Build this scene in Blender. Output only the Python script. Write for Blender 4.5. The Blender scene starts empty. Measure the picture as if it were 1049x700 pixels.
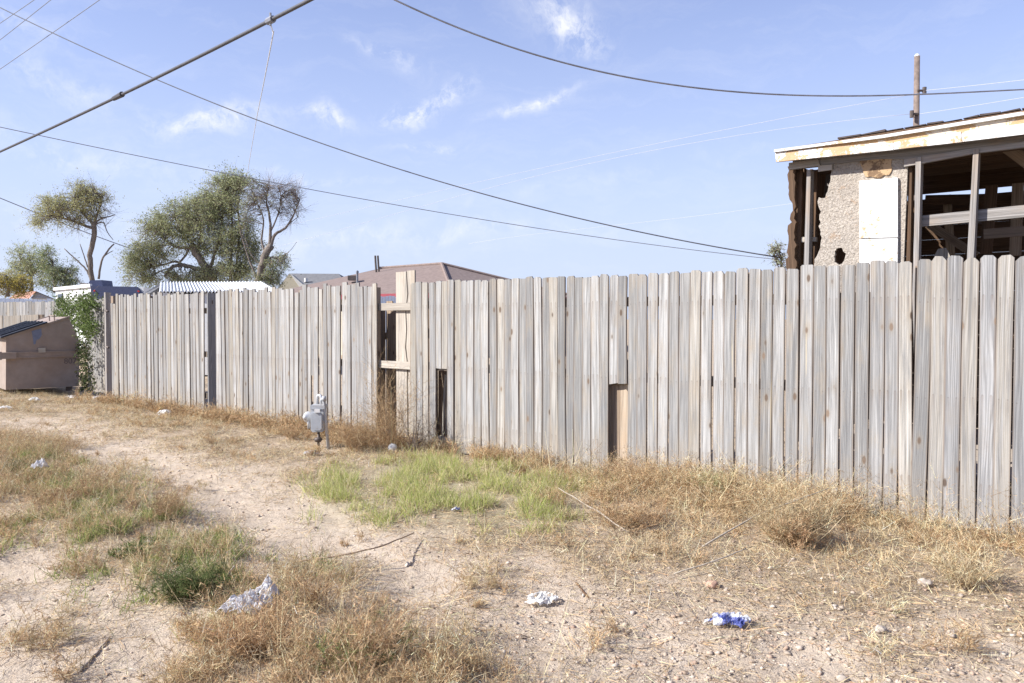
import bpy, bmesh, math, random
import numpy as np
from mathutils import Vector, noise

# ------------------------------------------------------------------ camera, sky, sun, exposure
SC = bpy.context.scene
COL = SC.collection
F = 816.0; CX = 524.5; CY = 350.0; EYE = 1.415
PITCH = math.atan(23.0 / F)
cam_d = bpy.data.cameras.new('camera'); cam_d.sensor_width = 36.0; cam_d.lens = F / 1049.0 * 36.0
cam_d.clip_end = 5000.0; cam_d.clip_start = 0.05
cam = bpy.data.objects.new('camera', cam_d); COL.objects.link(cam)
cam.location = (0, 0, EYE); cam.rotation_euler = (math.radians(90) - PITCH, 0, 0)
SC.camera = cam

SUN_DIR = Vector((-0.965, -0.26, 0)).normalized()
SUN_EL = math.radians(36)
SUN_DIR = Vector((SUN_DIR.x * math.cos(SUN_EL), SUN_DIR.y * math.cos(SUN_EL), math.sin(SUN_EL)))
SUN_STRENGTH = 4.4; SKY_STRENGTH = 0.102; EXPOSURE = 1.06
sl = bpy.data.lights.new('sun', 'SUN'); sl.energy = SUN_STRENGTH; sl.angle = math.radians(0.53); sl.color = (1.0, 0.965, 0.915)
so = bpy.data.objects.new('sun', sl); COL.objects.link(so)
so.rotation_euler = SUN_DIR.to_track_quat('Z', 'Y').to_euler()
SC.view_settings.view_transform = 'Standard'; SC.view_settings.look = 'None'
SC.view_settings.gamma = 1.0; SC.view_settings.use_curve_mapping = False
SC.view_settings.exposure = EXPOSURE

def cam_dir(px, py):
    u = (px - CX) / F; v = (CY - py) / F
    c, s = math.cos(PITCH), math.sin(PITCH)
    return Vector((u, c + v * s, v * c - s))

W = bpy.data.worlds.new('World'); SC.world = W; W.use_nodes = True
nt = W.node_tree; nt.nodes.clear()
def N(t, typ, **kw):
    n = t.nodes.new(typ)
    for k, v in kw.items(): setattr(n, k, v)
    return n
def math_n(t, op, a, b=None, c=None, clamp=False):
    n = t.nodes.new('ShaderNodeMath'); n.operation = op; n.use_clamp = clamp
    for i, x in enumerate((a, b, c)):
        if x is None: continue
        if isinstance(x, (int, float)): n.inputs[i].default_value = x
        else: t.links.new(x, n.inputs[i])
    return n.outputs[0]
def vmath(t, op, a, b=None):
    n = t.nodes.new('ShaderNodeVectorMath'); n.operation = op
    for i, x in enumerate((a, b)):
        if x is None: continue
        if isinstance(x, (tuple, list, Vector)): n.inputs[i].default_value = tuple(x)
        else: t.links.new(x, n.inputs[i])
    return n.outputs['Value'] if op == 'DOT_PRODUCT' else n.outputs[0]
def mix(t, fac, a, b, blend='MIX'):
    n = t.nodes.new('ShaderNodeMix'); n.data_type = 'RGBA'; n.blend_type = blend
    for s, x in ((n.inputs[0], fac), (n.inputs[6], a), (n.inputs[7], b)):
        if isinstance(x, (int, float)): s.default_value = x
        elif isinstance(x, (tuple, list)): s.default_value = tuple(x) + ((1,) if len(x) == 3 else ())
        else: t.links.new(x, s)
    return n.outputs[2]
def ramp(t, fac, stops):
    n = t.nodes.new('ShaderNodeValToRGB'); e = n.color_ramp.elements
    while len(e) < len(stops): e.new(0.5)
    for i, (p, c) in enumerate(stops):
        e[i].position = p
        e[i].color = (tuple(c) + (1,)) if isinstance(c, (tuple, list)) else (c, c, c, 1)
    t.links.new(fac, n.inputs[0])
    return n.outputs[0]
def tex_noise(t, vec, scale, detail=4.0, rough=0.55, dist=0.0):
    n = t.nodes.new('ShaderNodeTexNoise'); n.inputs['Scale'].default_value = scale
    n.inputs['Detail'].default_value = detail; n.inputs['Roughness'].default_value = rough
    n.inputs['Distortion'].default_value = dist
    if vec is not None: t.links.new(vec, n.inputs['Vector'])
    return n.outputs['Fac'], n.outputs['Color']

sky = N(nt, 'ShaderNodeTexSky'); sky.sky_type = 'NISHITA'; sky.sun_disc = False
sky.sun_elevation = SUN_EL; sky.sun_rotation = math.atan2(SUN_DIR.x, SUN_DIR.y)
sky.altitude = 1000; sky.air_density = 1.0; sky.dust_density = 0.6; sky.ozone_density = 1.6
tc = N(nt, 'ShaderNodeTexCoord').outputs['Generated']
dirn = vmath(nt, 'NORMALIZE', tc)
_, wn = tex_noise(nt, dirn, 7.0, 5.0, 0.6)
warp = vmath(nt, 'ADD', dirn, vmath(nt, 'SCALE', vmath(nt, 'SUBTRACT', wn, (0.5, 0.5, 0.5))))
warp_node = warp.node.inputs[1].links[0].from_node; warp_node.inputs['Scale'].default_value = 0.085
mp = N(nt, 'ShaderNodeMapping'); mp.inputs['Rotation'].default_value = (0, math.radians(-20), math.radians(12))
mp.inputs['Scale'].default_value = (1.6, 2.0, 8.0); nt.links.new(warp, mp.inputs['Vector'])
streak, _ = tex_noise(nt, mp.outputs[0], 4.5, 9.0, 0.66)
wisp, _ = tex_noise(nt, warp, 30.0, 8.0, 0.7)
CLOUDS = [(422, 113, 20, 9, -12, .95), (460, 96, 22, 8, -25, .7), (222, 124, 40, 10, -8, .8), (335, 125, 20, 7, 5, .8),
          (545, 106, 36, 6, -22, .75), (440, 150, 26, 4, 0, .55), (582, 26, 34, 15, 22, .8), (395, 58, 34, 6, 15, .4),
          (40, 72, 70, 12, 14, .35), (60, 150, 110, 14, 8, .3), (150, 235, 220, 12, 2, .3), (320, 178, 50, 4, 4, .4),
          (600, 190, 160, 6, -10, .15), (470, 238, 120, 7, -3, .35), (20, 14, 50, 10, 18, .3)]
cl = None
for (px, py, sx, sy, rot, amp) in CLOUDS:
    c = cam_dir(px, py).normalized()
    r = Vector((0, 0, 1)).cross(c); r = -r.normalized(); up = r.cross(c).normalized()
    a = math.radians(-rot); r2 = r * math.cos(a) + up * math.sin(a); u2 = up * math.cos(a) - r * math.sin(a)
    x = math_n(nt, 'MULTIPLY', vmath(nt, 'DOT_PRODUCT', warp, r2), F / sx)
    y = math_n(nt, 'MULTIPLY', vmath(nt, 'DOT_PRODUCT', warp, u2), F / sy)
    # centre of the bank has r.c = u.c = 0
    g = math_n(nt, 'POWER', 2.718, math_n(nt, 'MULTIPLY', math_n(nt, 'ADD', math_n(nt, 'MULTIPLY', x, x), math_n(nt, 'MULTIPLY', y, y)), -0.8))
    front = math_n(nt, 'GREATER_THAN', vmath(nt, 'DOT_PRODUCT', dirn, c), 0.0)
    g = math_n(nt, 'MULTIPLY', math_n(nt, 'MULTIPLY', g, front), amp * 1.0)
    cl = g if cl is None else math_n(nt, 'ADD', cl, g)
w2 = ramp(nt, wisp, [(0.42, 0.0), (0.66, 1.0)])
s2 = ramp(nt, streak, [(0.48, 0.0), (0.80, 0.5)])
cl = math_n(nt, 'ADD', math_n(nt, 'MULTIPLY', cl, w2), math_n(nt, 'MULTIPLY', s2, 0.26), clamp=True)
tint = mix(nt, 1.0, sky.outputs[0], (.90, .82, 1.03), 'MULTIPLY')
# thin high veil of cloud, thicker towards the horizon
sepd = N(nt, 'ShaderNodeSeparateXYZ'); nt.links.new(dirn, sepd.inputs[0])
veil = ramp(nt, sepd.outputs['Z'], [(0.0, 0.97), (0.09, 0.90), (0.20, 0.58), (0.42, 0.20), (1.0, 0.08)])
hazed = mix(nt, veil, tint, (3.15, 3.65, 4.75))
skyc = mix(nt, cl, hazed, (5.4, 5.4, 5.5))
bg = N(nt, 'ShaderNodeBackground'); bg.inputs[1].default_value = SKY_STRENGTH
nt.links.new(skyc, bg.inputs[0])
wo = N(nt, 'ShaderNodeOutputWorld'); nt.links.new(bg.outputs[0], wo.inputs[0])

# ------------------------------------------------------------------ geometry frame
FX = Vector((-0.763, 0.646, 0)).normalized()       # along the fence, away from the camera
FN = Vector((0.646, 0.763, 0)).normalized()        # through the fence, into the yard
F0 = Vector((3.41, 5.30, 0))                       # the fence at the right edge of the photograph
def FP(s, d, z): return F0 + FX * s + FN * d + Vector((0, 0, z))
def on_plane(px, py, d):
    """point where a sight line of the photograph meets the upright plane d metres behind the fence"""
    r = cam_dir(px, py); o = Vector((0, 0, EYE))
    t = ((F0 - o).dot(FN) + d) / r.dot(FN)
    return o + r * t
def s_at(px, d=0.0): return (on_plane(px, 327, d) - F0).dot(FX)
def z_at(px, py, d=0.0): return on_plane(px, py, d).z
def ground_pt(px, py):
    r = cam_dir(px, py); t = -EYE / r.z
    return Vector((r.x * t, r.y * t, 0))
def at(px, py, Y):
    r = cam_dir(px, py); return Vector((0, 0, EYE)) + r * (Y / r.y)
def px_of(p):
    c, s = math.cos(PITCH), math.sin(PITCH); z = p.z - EYE
    dep = p.y * c - z * s
    return CX + F * p.x / dep, CY - F * (p.y * s + z * c) / dep

rng = np.random.default_rng(7)
R = random.Random(11)

def fbm(x, y, seed=0.0, octv=4):
    return noise.fractal(Vector((x, y, seed)), 1.0, 2.0, octv)
# polygons of the alley, read on the ground
def poly(pts): return np.array([ground_pt(*p)[:2] for p in pts])
TRACK_R = poly([(-150, 424), (60, 428), (150, 452), (250, 478), (330, 518), (420, 546), (560, 582), (700, 618), (900, 650), (1200, 690), (1200, 860), (700, 860),
                (560, 720), (462, 674), (390, 626), (312, 588), (236, 552), (182, 517), (130, 490), (80, 458), (40, 444), (-150, 440)])
TRACK_L = poly([(-200, 520), (0, 548), (50, 570), (100, 612), (165, 655), (215, 700), (260, 860), (-400, 860), (-500, 600)])
GREEN = poly([(322, 517), (340, 488), (385, 473), (470, 470), (560, 484), (612, 500), (590, 525), (520, 545), (440, 537), (360, 527)])
GRAVEL = poly([(560, 640), (700, 600), (860, 585), (1200, 600), (1200, 860), (600, 860)])
FENCEWEED = poly([(440, 455), (560, 470), (700, 490), (900, 535), (1200, 590), (1200, 625), (950, 588), (800, 592), (660, 582), (570, 556), (590, 520), (520, 490), (440, 478)])
STRIP = poly([(-200, 446), (40, 450), (80, 464), (128, 494), (172, 520), (226, 556), (300, 592), (385, 632), (455, 680), (560, 730), (560, 860), (262, 860), (220, 700),
              (170, 655), (105, 610), (55, 568), (0, 540), (-200, 510)])
def inside(P, pol):
    x, y = P[:, 0], P[:, 1]; c = np.zeros(len(P), bool); n = len(pol); j = n - 1
    for i in range(n):
        xi, yi = pol[i]; xj, yj = pol[j]
        c ^= ((yi > y) != (yj > y)) & (x < (xj - xi) * (y - yi) / (yj - yi + 1e-12) + xi)
        j = i
    return c
def edge_dist(P, pol):
    d = np.full(len(P), 1e9); n = len(pol)
    for i in range(n):
        a = pol[i]; b = pol[(i + 1) % n]; ab = b - a
        t = np.clip(((P - a) @ ab) / (ab @ ab + 1e-12), 0, 1)
        q = a + t[:, None] * ab
        d = np.minimum(d, np.hypot(*(P - q).T))
    return d
def soft(P, pol, w=0.25):
    d = edge_dist(P, pol); d[~inside(P, pol)] *= -1
    return np.clip(d / w * 0.5 + 0.5, 0, 1)
def warp_pts(P, amt=0.22, sc=1.7):
    out = P.copy()
    for i in range(len(P)):
        x, y = P[i]
        out[i, 0] += amt * fbm(x * sc, y * sc, 3.1, 3); out[i, 1] += amt * fbm(x * sc, y * sc, 8.7, 3)
    return out
# ground height: a regular table, looked up bilinearly
GX0, GY0, GSTEP = -14.0, 0.0, 0.05
GNX, GNY = 480, 420
gx = GX0 + GSTEP * np.arange(GNX); gy = GY0 + GSTEP * np.arange(GNY)
_GXX, _GYY = np.meshgrid(gx, gy)
_P = np.stack([_GXX.ravel(), _GYY.ravel()], 1)
_Pc = _P[(np.arange(GNX * GNY))]
_warp = np.zeros_like(_P)
_lowx = np.arange(0, GNX, 3); _lowy = np.arange(0, GNY, 3)
def table(fn, step=3):
    ys = np.arange(0, GNY + step, step); xs = np.arange(0, GNX + step, step)
    A = np.array([[fn(GX0 + GSTEP * x, GY0 + GSTEP * y) for x in xs] for y in ys])
    yi = np.arange(GNY) / step; xi = np.arange(GNX) / step
    y0 = yi.astype(int); x0 = xi.astype(int); fy = (yi - y0)[:, None]; fx = (xi - x0)[None]
    return (A[y0][:, x0] * (1 - fy) * (1 - fx) + A[y0 + 1][:, x0] * fy * (1 - fx) + A[y0][:, x0 + 1] * (1 - fy) * fx + A[y0 + 1][:, x0 + 1] * fy * fx)
wx = table(lambda x, y: fbm(x * 1.7, y * 1.7, 3.1, 3)).ravel(); wy = table(lambda x, y: fbm(x * 1.7, y * 1.7, 8.7, 3)).ravel()
_PW = _P + 0.24 * np.stack([wx, wy], 1)
m_tr = np.maximum(soft(_PW, TRACK_R, .45), soft(_PW, TRACK_L, .45))
m_green = soft(_PW, GREEN, .3); m_grav = soft(_PW, GRAVEL, .6); m_fw = soft(_PW, FENCEWEED, .35); m_strip = soft(_PW, STRIP, .35)
big = table(lambda x, y: fbm(x * .8, y * .8, 1.3, 4)).ravel()
med = table(lambda x, y: fbm(x * 3.1, y * 3.1, 5.3, 4), 1).ravel()
fin = table(lambda x, y: fbm(x * 9.0, y * 9.0, 9.3, 3), 1).ravel()
_fs = (_P[:, 0] - F0.x) * FN.x + (_P[:, 1] - F0.y) * FN.y
g_h = -.055 * np.clip((_fs + .75) / .55, 0, 1) + 0.022 * big + 0.016 * med + 0.006 * fin - 0.06 * m_tr + 0.03 * m_strip
fade = np.clip(np.minimum.reduce([(_P[:, 0] - gx[0]), (gx[-1] - _P[:, 0]), (gy[-1] - _P[:, 1])]) / 1.5, 0, 1)
g_h *= fade
g_thatch = np.clip(0.88 - 0.80 * m_tr + 0.25 * med + 0.2 * big, 0, 1)
GH = g_h.reshape(GNY, GNX); GT = g_thatch.reshape(GNY, GNX); GG = (m_green).reshape(GNY, GNX); GR = m_grav.reshape(GNY, GNX)
TAB = {k: v.reshape(GNY, GNX) for k, v in dict(track=m_tr, green=m_green, gravel=m_grav, fw=m_fw, strip=m_strip, med=med, big=big, fin=fin).items()}
def look(T, x, y):
    x = np.asarray(x, float); y = np.asarray(y, float)
    fx = np.clip((x - GX0) / GSTEP, 0, GNX - 1.001); fy = np.clip((y - GY0) / GSTEP, 0, GNY - 1.001)
    x0 = fx.astype(int); y0 = fy.astype(int); fx -= x0; fy -= y0
    return T[y0, x0] * (1 - fx) * (1 - fy) + T[y0, x0 + 1] * fx * (1 - fy) + T[y0 + 1, x0] * (1 - fx) * fy + T[y0 + 1, x0 + 1] * fx * fy
def gz(x, y):
    if GX0 < x < gx[-1] and y < gy[-1]: return float(look(GH, x, y))
    return 0.0
def fence_side(x, y): return (x - F0.x) * FN.x + (y - F0.y) * FN.y      # < 0 on the alley side

# ------------------------------------------------------------------ materials
def mat(name):
    m = bpy.data.materials.new(name); m.use_nodes = True; t = m.node_tree
    b = t.nodes['Principled BSDF']; b.inputs['Specular IOR Level'].default_value = 0.25
    return m, t, b
def pos(t): return t.nodes.new('ShaderNodeNewGeometry').outputs['Position']
def bump(t, b, h, strength, dist):
    n = t.nodes.new('ShaderNodeBump'); n.inputs['Strength'].default_value = strength; n.inputs['Distance'].default_value = dist
    t.links.new(h, n.inputs['Height']); t.links.new(n.outputs[0], b.inputs['Normal'])
def plain(name, col, rough=0.7, metal=0.0, var=0.25, scale=14.0, dirt=None, dirt_amt=0.4, bmp=0.15):
    m, t, b = mat(name); p = pos(t)
    n1, _ = tex_noise(t, p, scale, 6, .6); n2, _ = tex_noise(t, p, scale * .22, 4, .6)
    lo = tuple(c * (1 - var) for c in col); hi = tuple(min(1, c * (1 + var * .6)) for c in col)
    c = mix(t, ramp(t, n1, [(.3, 0.), (.7, 1.)]), lo, hi)
    if dirt: c = mix(t, math_n(t, 'MULTIPLY', ramp(t, n2, [(.46, 0.), (.66, 1.)]), dirt_amt), c, dirt)
    t.links.new(c, b.inputs['Base Color']); b.inputs['Roughness'].default_value = rough; b.inputs['Metallic'].default_value = metal
    if bmp: bump(t, b, n1, bmp, .004)
    return m
def wood(name, lo, mid, hi, knots=True, RINGS=.10, warm=(.36, .25, .16), tonevar=0.35, bare=None):
    """boards: attribute 'bc' carries (across + board offset, along, board random)"""
    m, t, b = mat(name)
    at_ = t.nodes.new('ShaderNodeAttribute'); at_.attribute_name = 'bc'
    sep = t.nodes.new('ShaderNodeSeparateXYZ'); t.links.new(at_.outputs['Vector'], sep.inputs[0])
    X, Z, RND = sep.outputs
    def vec(sx, sz):
        cb = t.nodes.new('ShaderNodeCombineXYZ')
        t.links.new(math_n(t, 'MULTIPLY', X, sx), cb.inputs[0]); t.links.new(math_n(t, 'MULTIPLY', Z, sz), cb.inputs[1])
        t.links.new(math_n(t, 'MULTIPLY', RND, 71.0), cb.inputs[2]); return cb.outputs[0]
    low, _ = tex_noise(t, vec(7.0, .55), 1.0, 2, .45)
    rings = math_n(t, 'SINE', math_n(t, 'ADD', math_n(t, 'MULTIPLY', X, 420.0), math_n(t, 'MULTIPLY', low, 60.0)))
    rings = math_n(t, 'MULTIPLY_ADD', rings, 0.5, 0.5)
    fine, _ = tex_noise(t, vec(230.0, 3.2), 1.0, 5, .65)
    mid_, _ = tex_noise(t, vec(34.0, 1.0), 1.0, 5, .6)
    blot, _ = tex_noise(t, vec(8.0, 2.4), 1.0, 5, .65)
    g = math_n(t, 'ADD', math_n(t, 'MULTIPLY', rings, RINGS), math_n(t, 'ADD', math_n(t, 'MULTIPLY', fine, 0.46), math_n(t, 'MULTIPLY', mid_, 0.54 - RINGS)))
    c = ramp(t, g, [(.24, lo), (.52, mid), (.82, hi)])
    tone = math_n(t, 'MULTIPLY_ADD', RND, tonevar, 1.0 - tonevar * .55)
    c = mix(t, 1.0, c, tone_col(t, tone), 'MULTIPLY')
    if knots:
        fr_ = math_n(t, 'FRACT', math_n(t, 'MULTIPLY', RND, 13.7))
        c = mix(t, math_n(t, 'MULTIPLY', math_n(t, 'GREATER_THAN', fr_, .86), .36), c, (mid[0] * .5, mid[1] * .5, mid[2] * .52))
        c = mix(t, math_n(t, 'MULTIPLY', math_n(t, 'LESS_THAN', fr_, .13), .30), c, (.42, .355, .25))
    c = mix(t, math_n(t, 'MULTIPLY', ramp(t, blot, [(.5, 0.), (.72, 1.)]), .52), c, warm)
    dark, _ = tex_noise(t, vec(16.0, .9), 1.3, 5, .65)
    c = mix(t, math_n(t, 'MULTIPLY', ramp(t, dark, [(.51, 0.), (.70, 1.)]), .74), c, (mid[0] * .50, mid[1] * .51, mid[2] * .54))
    if bare:
        bn, _ = tex_noise(t, vec(22.0, 0.7), 1.0, 2, .5)
        c = mix(t, math_n(t, 'MULTIPLY', ramp(t, bn, [(.70, 0.), (.74, 1.)]), .6), c, bare)
    # narrow grey-black water streaks, bleached streaks
    s1, _ = tex_noise(t, vec(62.0, .8), 1.0, 4, .6); s3, _ = tex_noise(t, vec(48.0, .6), 1.7, 3, .6)
    c = mix(t, math_n(t, 'MULTIPLY', ramp(t, s1, [(.51, 0.), (.66, 1.)]), .66), c, tuple(q * .42 for q in mid))
    c = mix(t, math_n(t, 'MULTIPLY', ramp(t, s3, [(.56, 0.), (.72, 1.)]), .40), c, tuple(min(.62, q * 1.2) for q in hi))
    if knots:
        la = t.nodes.new('ShaderNodeAttribute'); la.attribute_name = 'lx'
        ls = t.nodes.new('ShaderNodeSeparateXYZ'); t.links.new(la.outputs['Vector'], ls.inputs[0]); LX, LZ, LH = ls.outputs
        ax = math_n(t, 'ABSOLUTE', LX)
        edge = ramp(t, math_n(t, 'DIVIDE', ax, LH), [(.78, 0.), (.98, 1.)])
        c = mix(t, math_n(t, 'MULTIPLY', edge, math_n(t, 'MULTIPLY', mid_, .95)), c, (.17, .115, .075))
        nx_ = math_n(t, 'ABSOLUTE', math_n(t, 'SUBTRACT', ax, .026)); wob = math_n(t, 'MULTIPLY', math_n(t, 'SUBTRACT', mid_, .5), .012)
        rz = None; run = None
        for zr in (.26, .875, 1.56):
            dz_ = math_n(t, 'SUBTRACT', LZ, math_n(t, 'ADD', zr, math_n(t, 'MULTIPLY', math_n(t, 'SUBTRACT', RND, .5), .05)))
            dot = math_n(t, 'LESS_THAN', math_n(t, 'ADD', math_n(t, 'MULTIPLY', nx_, nx_), math_n(t, 'MULTIPLY', dz_, dz_)), .0055 ** 2)
            below = math_n(t, 'MULTIPLY', ramp(t, math_n(t, 'MULTIPLY', dz_, -4.0), [(0.0, 0.), (.02, 1.), (.75, 0.)]), ramp(t, math_n(t, 'ADD', nx_, wob), [(.003, 1.), (.013, 0.)]))
            band = math_n(t, 'MULTIPLY', ramp(t, math_n(t, 'ABSOLUTE', dz_), [(.03, 1.), (.10, 0.)]), .04)
            rz = dot if rz is None else math_n(t, 'ADD', rz, dot); run = below if run is None else math_n(t, 'ADD', run, below)
            c = mix(t, math_n(t, 'MULTIPLY', band, mid_), c, tuple(q * .6 for q in mid))
        c = mix(t, math_n(t, 'MULTIPLY', run, math_n(t, 'MULTIPLY', math_n(t, 'MULTIPLY', RND, mid_), .8)), c, (.15, .105, .08))
        c = mix(t, math_n(t, 'MULTIPLY', rz, math_n(t, 'MULTIPLY', blot, .5)), c, (.06, .04, .03))
    # drip stain and splash near the ground
    zz = ramp(t, math_n(t, 'ADD', Z, math_n(t, 'MULTIPLY', mid_, .25)), [(.10, .35), (.55, 0.)])
    c = mix(t, zz, c, warm)
    crack = ramp(t, fine, [(.24, 1.), (.33, 0.)])
    c = mix(t, math_n(t, 'MULTIPLY', crack, .75), c, (.07, .055, .045))
    h = math_n(t, 'ADD', g, math_n(t, 'MULTIPLY', crack, -0.8))
    if knots:
        vo = t.nodes.new('ShaderNodeTexVoronoi'); vo.inputs['Scale'].default_value = 1.0; vo.inputs['Randomness'].default_value = .95
        t.links.new(vec(9.0, 4.2), vo.inputs['Vector'])
        sel = t.nodes.new('ShaderNodeSeparateColor'); t.links.new(vo.outputs['Color'], sel.inputs[0])
        keep = math_n(t, 'GREATER_THAN', sel.outputs[0], .36)
        k = math_n(t, 'MULTIPLY', ramp(t, vo.outputs['Distance'], [(.10, 1.), (.16, 0.)]), keep)
        halo = math_n(t, 'MULTIPLY', ramp(t, vo.outputs['Distance'], [(.12, 1.), (.34, 0.)]), keep)
        c = mix(t, math_n(t, 'MULTIPLY', halo, .30), c, tuple(q * .72 for q in warm))
        c = mix(t, math_n(t, 'MULTIPLY', k, .92), c, mix(t, sel.outputs[1], (.075, .052, .038), (.22, .16, .115)))
    t.links.new(c, b.inputs['Base Color']); b.inputs['Roughness'].default_value = .85
    bump(t, b, h, .55, .004)
    return m
def tone_col(t, v):
    cb = t.nodes.new('ShaderNodeCombineColor')
    for i in range(3): t.links.new(v, cb.inputs[i])
    return cb.outputs[0]

M = {}
M['picket'] = wood('weathered_picket', (.095, .093, .091), (.30, .295, .285), (.52, .515, .50), bare=(.48, .41, .28), warm=(.325, .262, .185), tonevar=.62)
M['picket_grey'] = wood('grey_picket', (.11, .11, .11), (.29, .288, .286), (.46, .458, .455), warm=(.27, .24, .205), tonevar=.40, RINGS=.17)
M['picket_back'] = wood('yard_picket', (.16, .115, .08), (.33, .25, .18), (.48, .40, .31), warm=(.32, .21, .13))
M['rail'] = wood('bare_rail', (.24, .20, .16), (.40, .36, .305), (.53, .49, .43), warm=(.34, .265, .185), knots=False)
M['rail_old'] = wood('old_rail', (.13, .10, .075), (.25, .205, .16), (.36, .31, .25), warm=(.26, .18, .11), knots=False)
M['stud'] = wood('old_stud', (.13, .115, .105), (.28, .26, .24), (.42, .40, .385), knots=False)
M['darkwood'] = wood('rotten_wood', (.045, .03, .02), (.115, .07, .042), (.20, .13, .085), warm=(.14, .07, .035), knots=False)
M['backing'] = wood('plywood', (.22, .165, .115), (.37, .295, .22), (.48, .41, .325), warm=(.40, .27, .16), knots=False)

def painted_board(name, wear, base=(.80, .79, .77), under=(.50, .34, .19)):
    m, t, b = mat(name); p = pos(t)
    n1, _ = tex_noise(t, p, 5.5, 8, .72); n2, _ = tex_noise(t, p, 30.0, 6, .7); n3, _ = tex_noise(t, p, 1.4, 3, .5)
    f = math_n(t, 'ADD', math_n(t, 'MULTIPLY', n1, .6), math_n(t, 'ADD', math_n(t, 'MULTIPLY', n2, .25), math_n(t, 'MULTIPLY', n3, .15)))
    k = ramp(t, f, [(wear, 0.), (wear + .035, 1.)])
    w = mix(t, ramp(t, n2, [(.3, 0.), (.8, 1.)]), tuple(q * .90 for q in base), base)
    u = mix(t, n2, tuple(q * .55 for q in under), tuple(min(1, q * 1.35) for q in under))
    t.links.new(mix(t, k, w, u), b.inputs['Base Color']); b.inputs['Roughness'].default_value = .6
    bump(t, b, math_n(t, 'ADD', math_n(t, 'MULTIPLY', k, -1.0), math_n(t, 'MULTIPLY', n2, .4)), .5, .004)
    return m
M['fascia'] = painted_board('peeling_white_paint', .505)
M['panel'] = painted_board('white_sheet', .555, base=(.70, .69, .67))
M['rawwood'] = painted_board('raw_sheathing', .44, base=(.70, .62, .50), under=(.47, .31, .16))

def stucco():
    m, t, b = mat('stucco'); p = pos(t)
    n1, _ = tex_noise(t, p, 55.0, 6, .7); n2, _ = tex_noise(t, p, 4.0, 5, .65); n3, _ = tex_noise(t, p, 14.0, 5, .65)
    c = ramp(t, n1, [(.28, (.22, .185, .15)), (.5, (.42, .37, .31)), (.72, (.60, .54, .47))])
    c = mix(t, math_n(t, 'MULTIPLY', ramp(t, n2, [(.48, 0.), (.64, 1.)]), .4), c, (.30, .26, .225))
    c = mix(t, math_n(t, 'MULTIPLY', ramp(t, n3, [(.60, 0.), (.68, 1.)]), .5), c, (.38, .25, .15))
    t.links.new(c, b.inputs['Base Color']); b.inputs['Roughness'].default_value = .95
    bump(t, b, math_n(t, 'ADD', n1, math_n(t, 'MULTIPLY', n3, .8)), 1.0, .018)
    return m
M['stucco'] = stucco()

def ground_mat():
    m, t, b = mat('alley_dirt'); p = pos(t)
    a = t.nodes.new('ShaderNodeAttribute'); a.attribute_name = 'cover'
    sp = t.nodes.new('ShaderNodeSeparateColor'); t.links.new(a.outputs['Color'], sp.inputs[0])
    th, gr, gv = sp.outputs[0], sp.outputs[1], sp.outputs[2]
    n1, _ = tex_noise(t, p, 1.6, 6, .62); n2, _ = tex_noise(t, p, 13.0, 7, .68); n3, _ = tex_noise(t, p, 90.0, 5, .7); n4, _ = tex_noise(t, p, 320.0, 3, .6)
    dirt = ramp(t, math_n(t, 'ADD', math_n(t, 'MULTIPLY', n2, .42), math_n(t, 'ADD', math_n(t, 'MULTIPLY', n1, .28), math_n(t, 'MULTIPLY', n3, .3))),
                [(.30, (.29, .22, .16)), (.48, (.51, .415, .315)), (.66, (.63, .535, .43))])
    # bleached litter of straw lying on the dirt
    wv, _ = tex_noise(t, p, 42.0, 6, .75, 1.6)
    straw = ramp(t, math_n(t, 'ADD', math_n(t, 'MULTIPLY', wv, .7), math_n(t, 'MULTIPLY', n2, .3)), [(.34, (.17, .12, .08)), (.5, (.42, .325, .22)), (.64, (.60, .50, .36))])
    k = math_n(t, 'SUBTRACT', math_n(t, 'ADD', th, math_n(t, 'MULTIPLY', math_n(t, 'SUBTRACT', n2, .5), 1.4)), .25)
    c = mix(t, ramp(t, k, [(.2, 0.), (.62, .92)]), dirt, straw)
    c = mix(t, math_n(t, 'MULTIPLY', gr, .35), c, (.28, .27, .13))
    vo = t.nodes.new('ShaderNodeTexVoronoi'); vo.inputs['Scale'].default_value = 55.0; t.links.new(p, vo.inputs['Vector'])
    vs = t.nodes.new('ShaderNodeSeparateColor'); t.links.new(vo.outputs['Color'], vs.inputs[0])
    peb = math_n(t, 'MULTIPLY', math_n(t, 'GREATER_THAN', vs.outputs[0], .72), ramp(t, vo.outputs['Distance'], [(.22, 1.), (.34, 0.)]))
    peb = math_n(t, 'MULTIPLY', peb, math_n(t, 'MULTIPLY_ADD', gv, .75, .25))
    c = mix(t, math_n(t, 'MULTIPLY', peb, .8), c, mix(t, vs.outputs[1], (.33, .25, .19), (.60, .54, .47)))
    speck = ramp(t, n4, [(.30, 1.), (.38, 0.)])
    sp2, _ = tex_noise(t, p, 75.0, 4, .7)
    c = mix(t, math_n(t, 'MULTIPLY', ramp(t, sp2, [(.30, 1.), (.38, 0.)]), .55), c, (.15, .105, .075))
    c = mix(t, math_n(t, 'MULTIPLY', speck, .5), c, (.12, .085, .06))
    t.links.new(c, b.inputs['Base Color']); b.inputs['Roughness'].default_value = .97; b.inputs['Specular IOR Level'].default_value = .1
    h = math_n(t, 'ADD', math_n(t, 'MULTIPLY', n2, 1.6), math_n(t, 'ADD', math_n(t, 'MULTIPLY', n3, .55), math_n(t, 'MULTIPLY', peb, .5)))
    h = math_n(t, 'ADD', h, math_n(t, 'MULTIPLY', math_n(t, 'MULTIPLY', wv, th), .8))
    bump(t, b, h, .9, .022)
    return m
M['ground'] = ground_mat()

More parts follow.
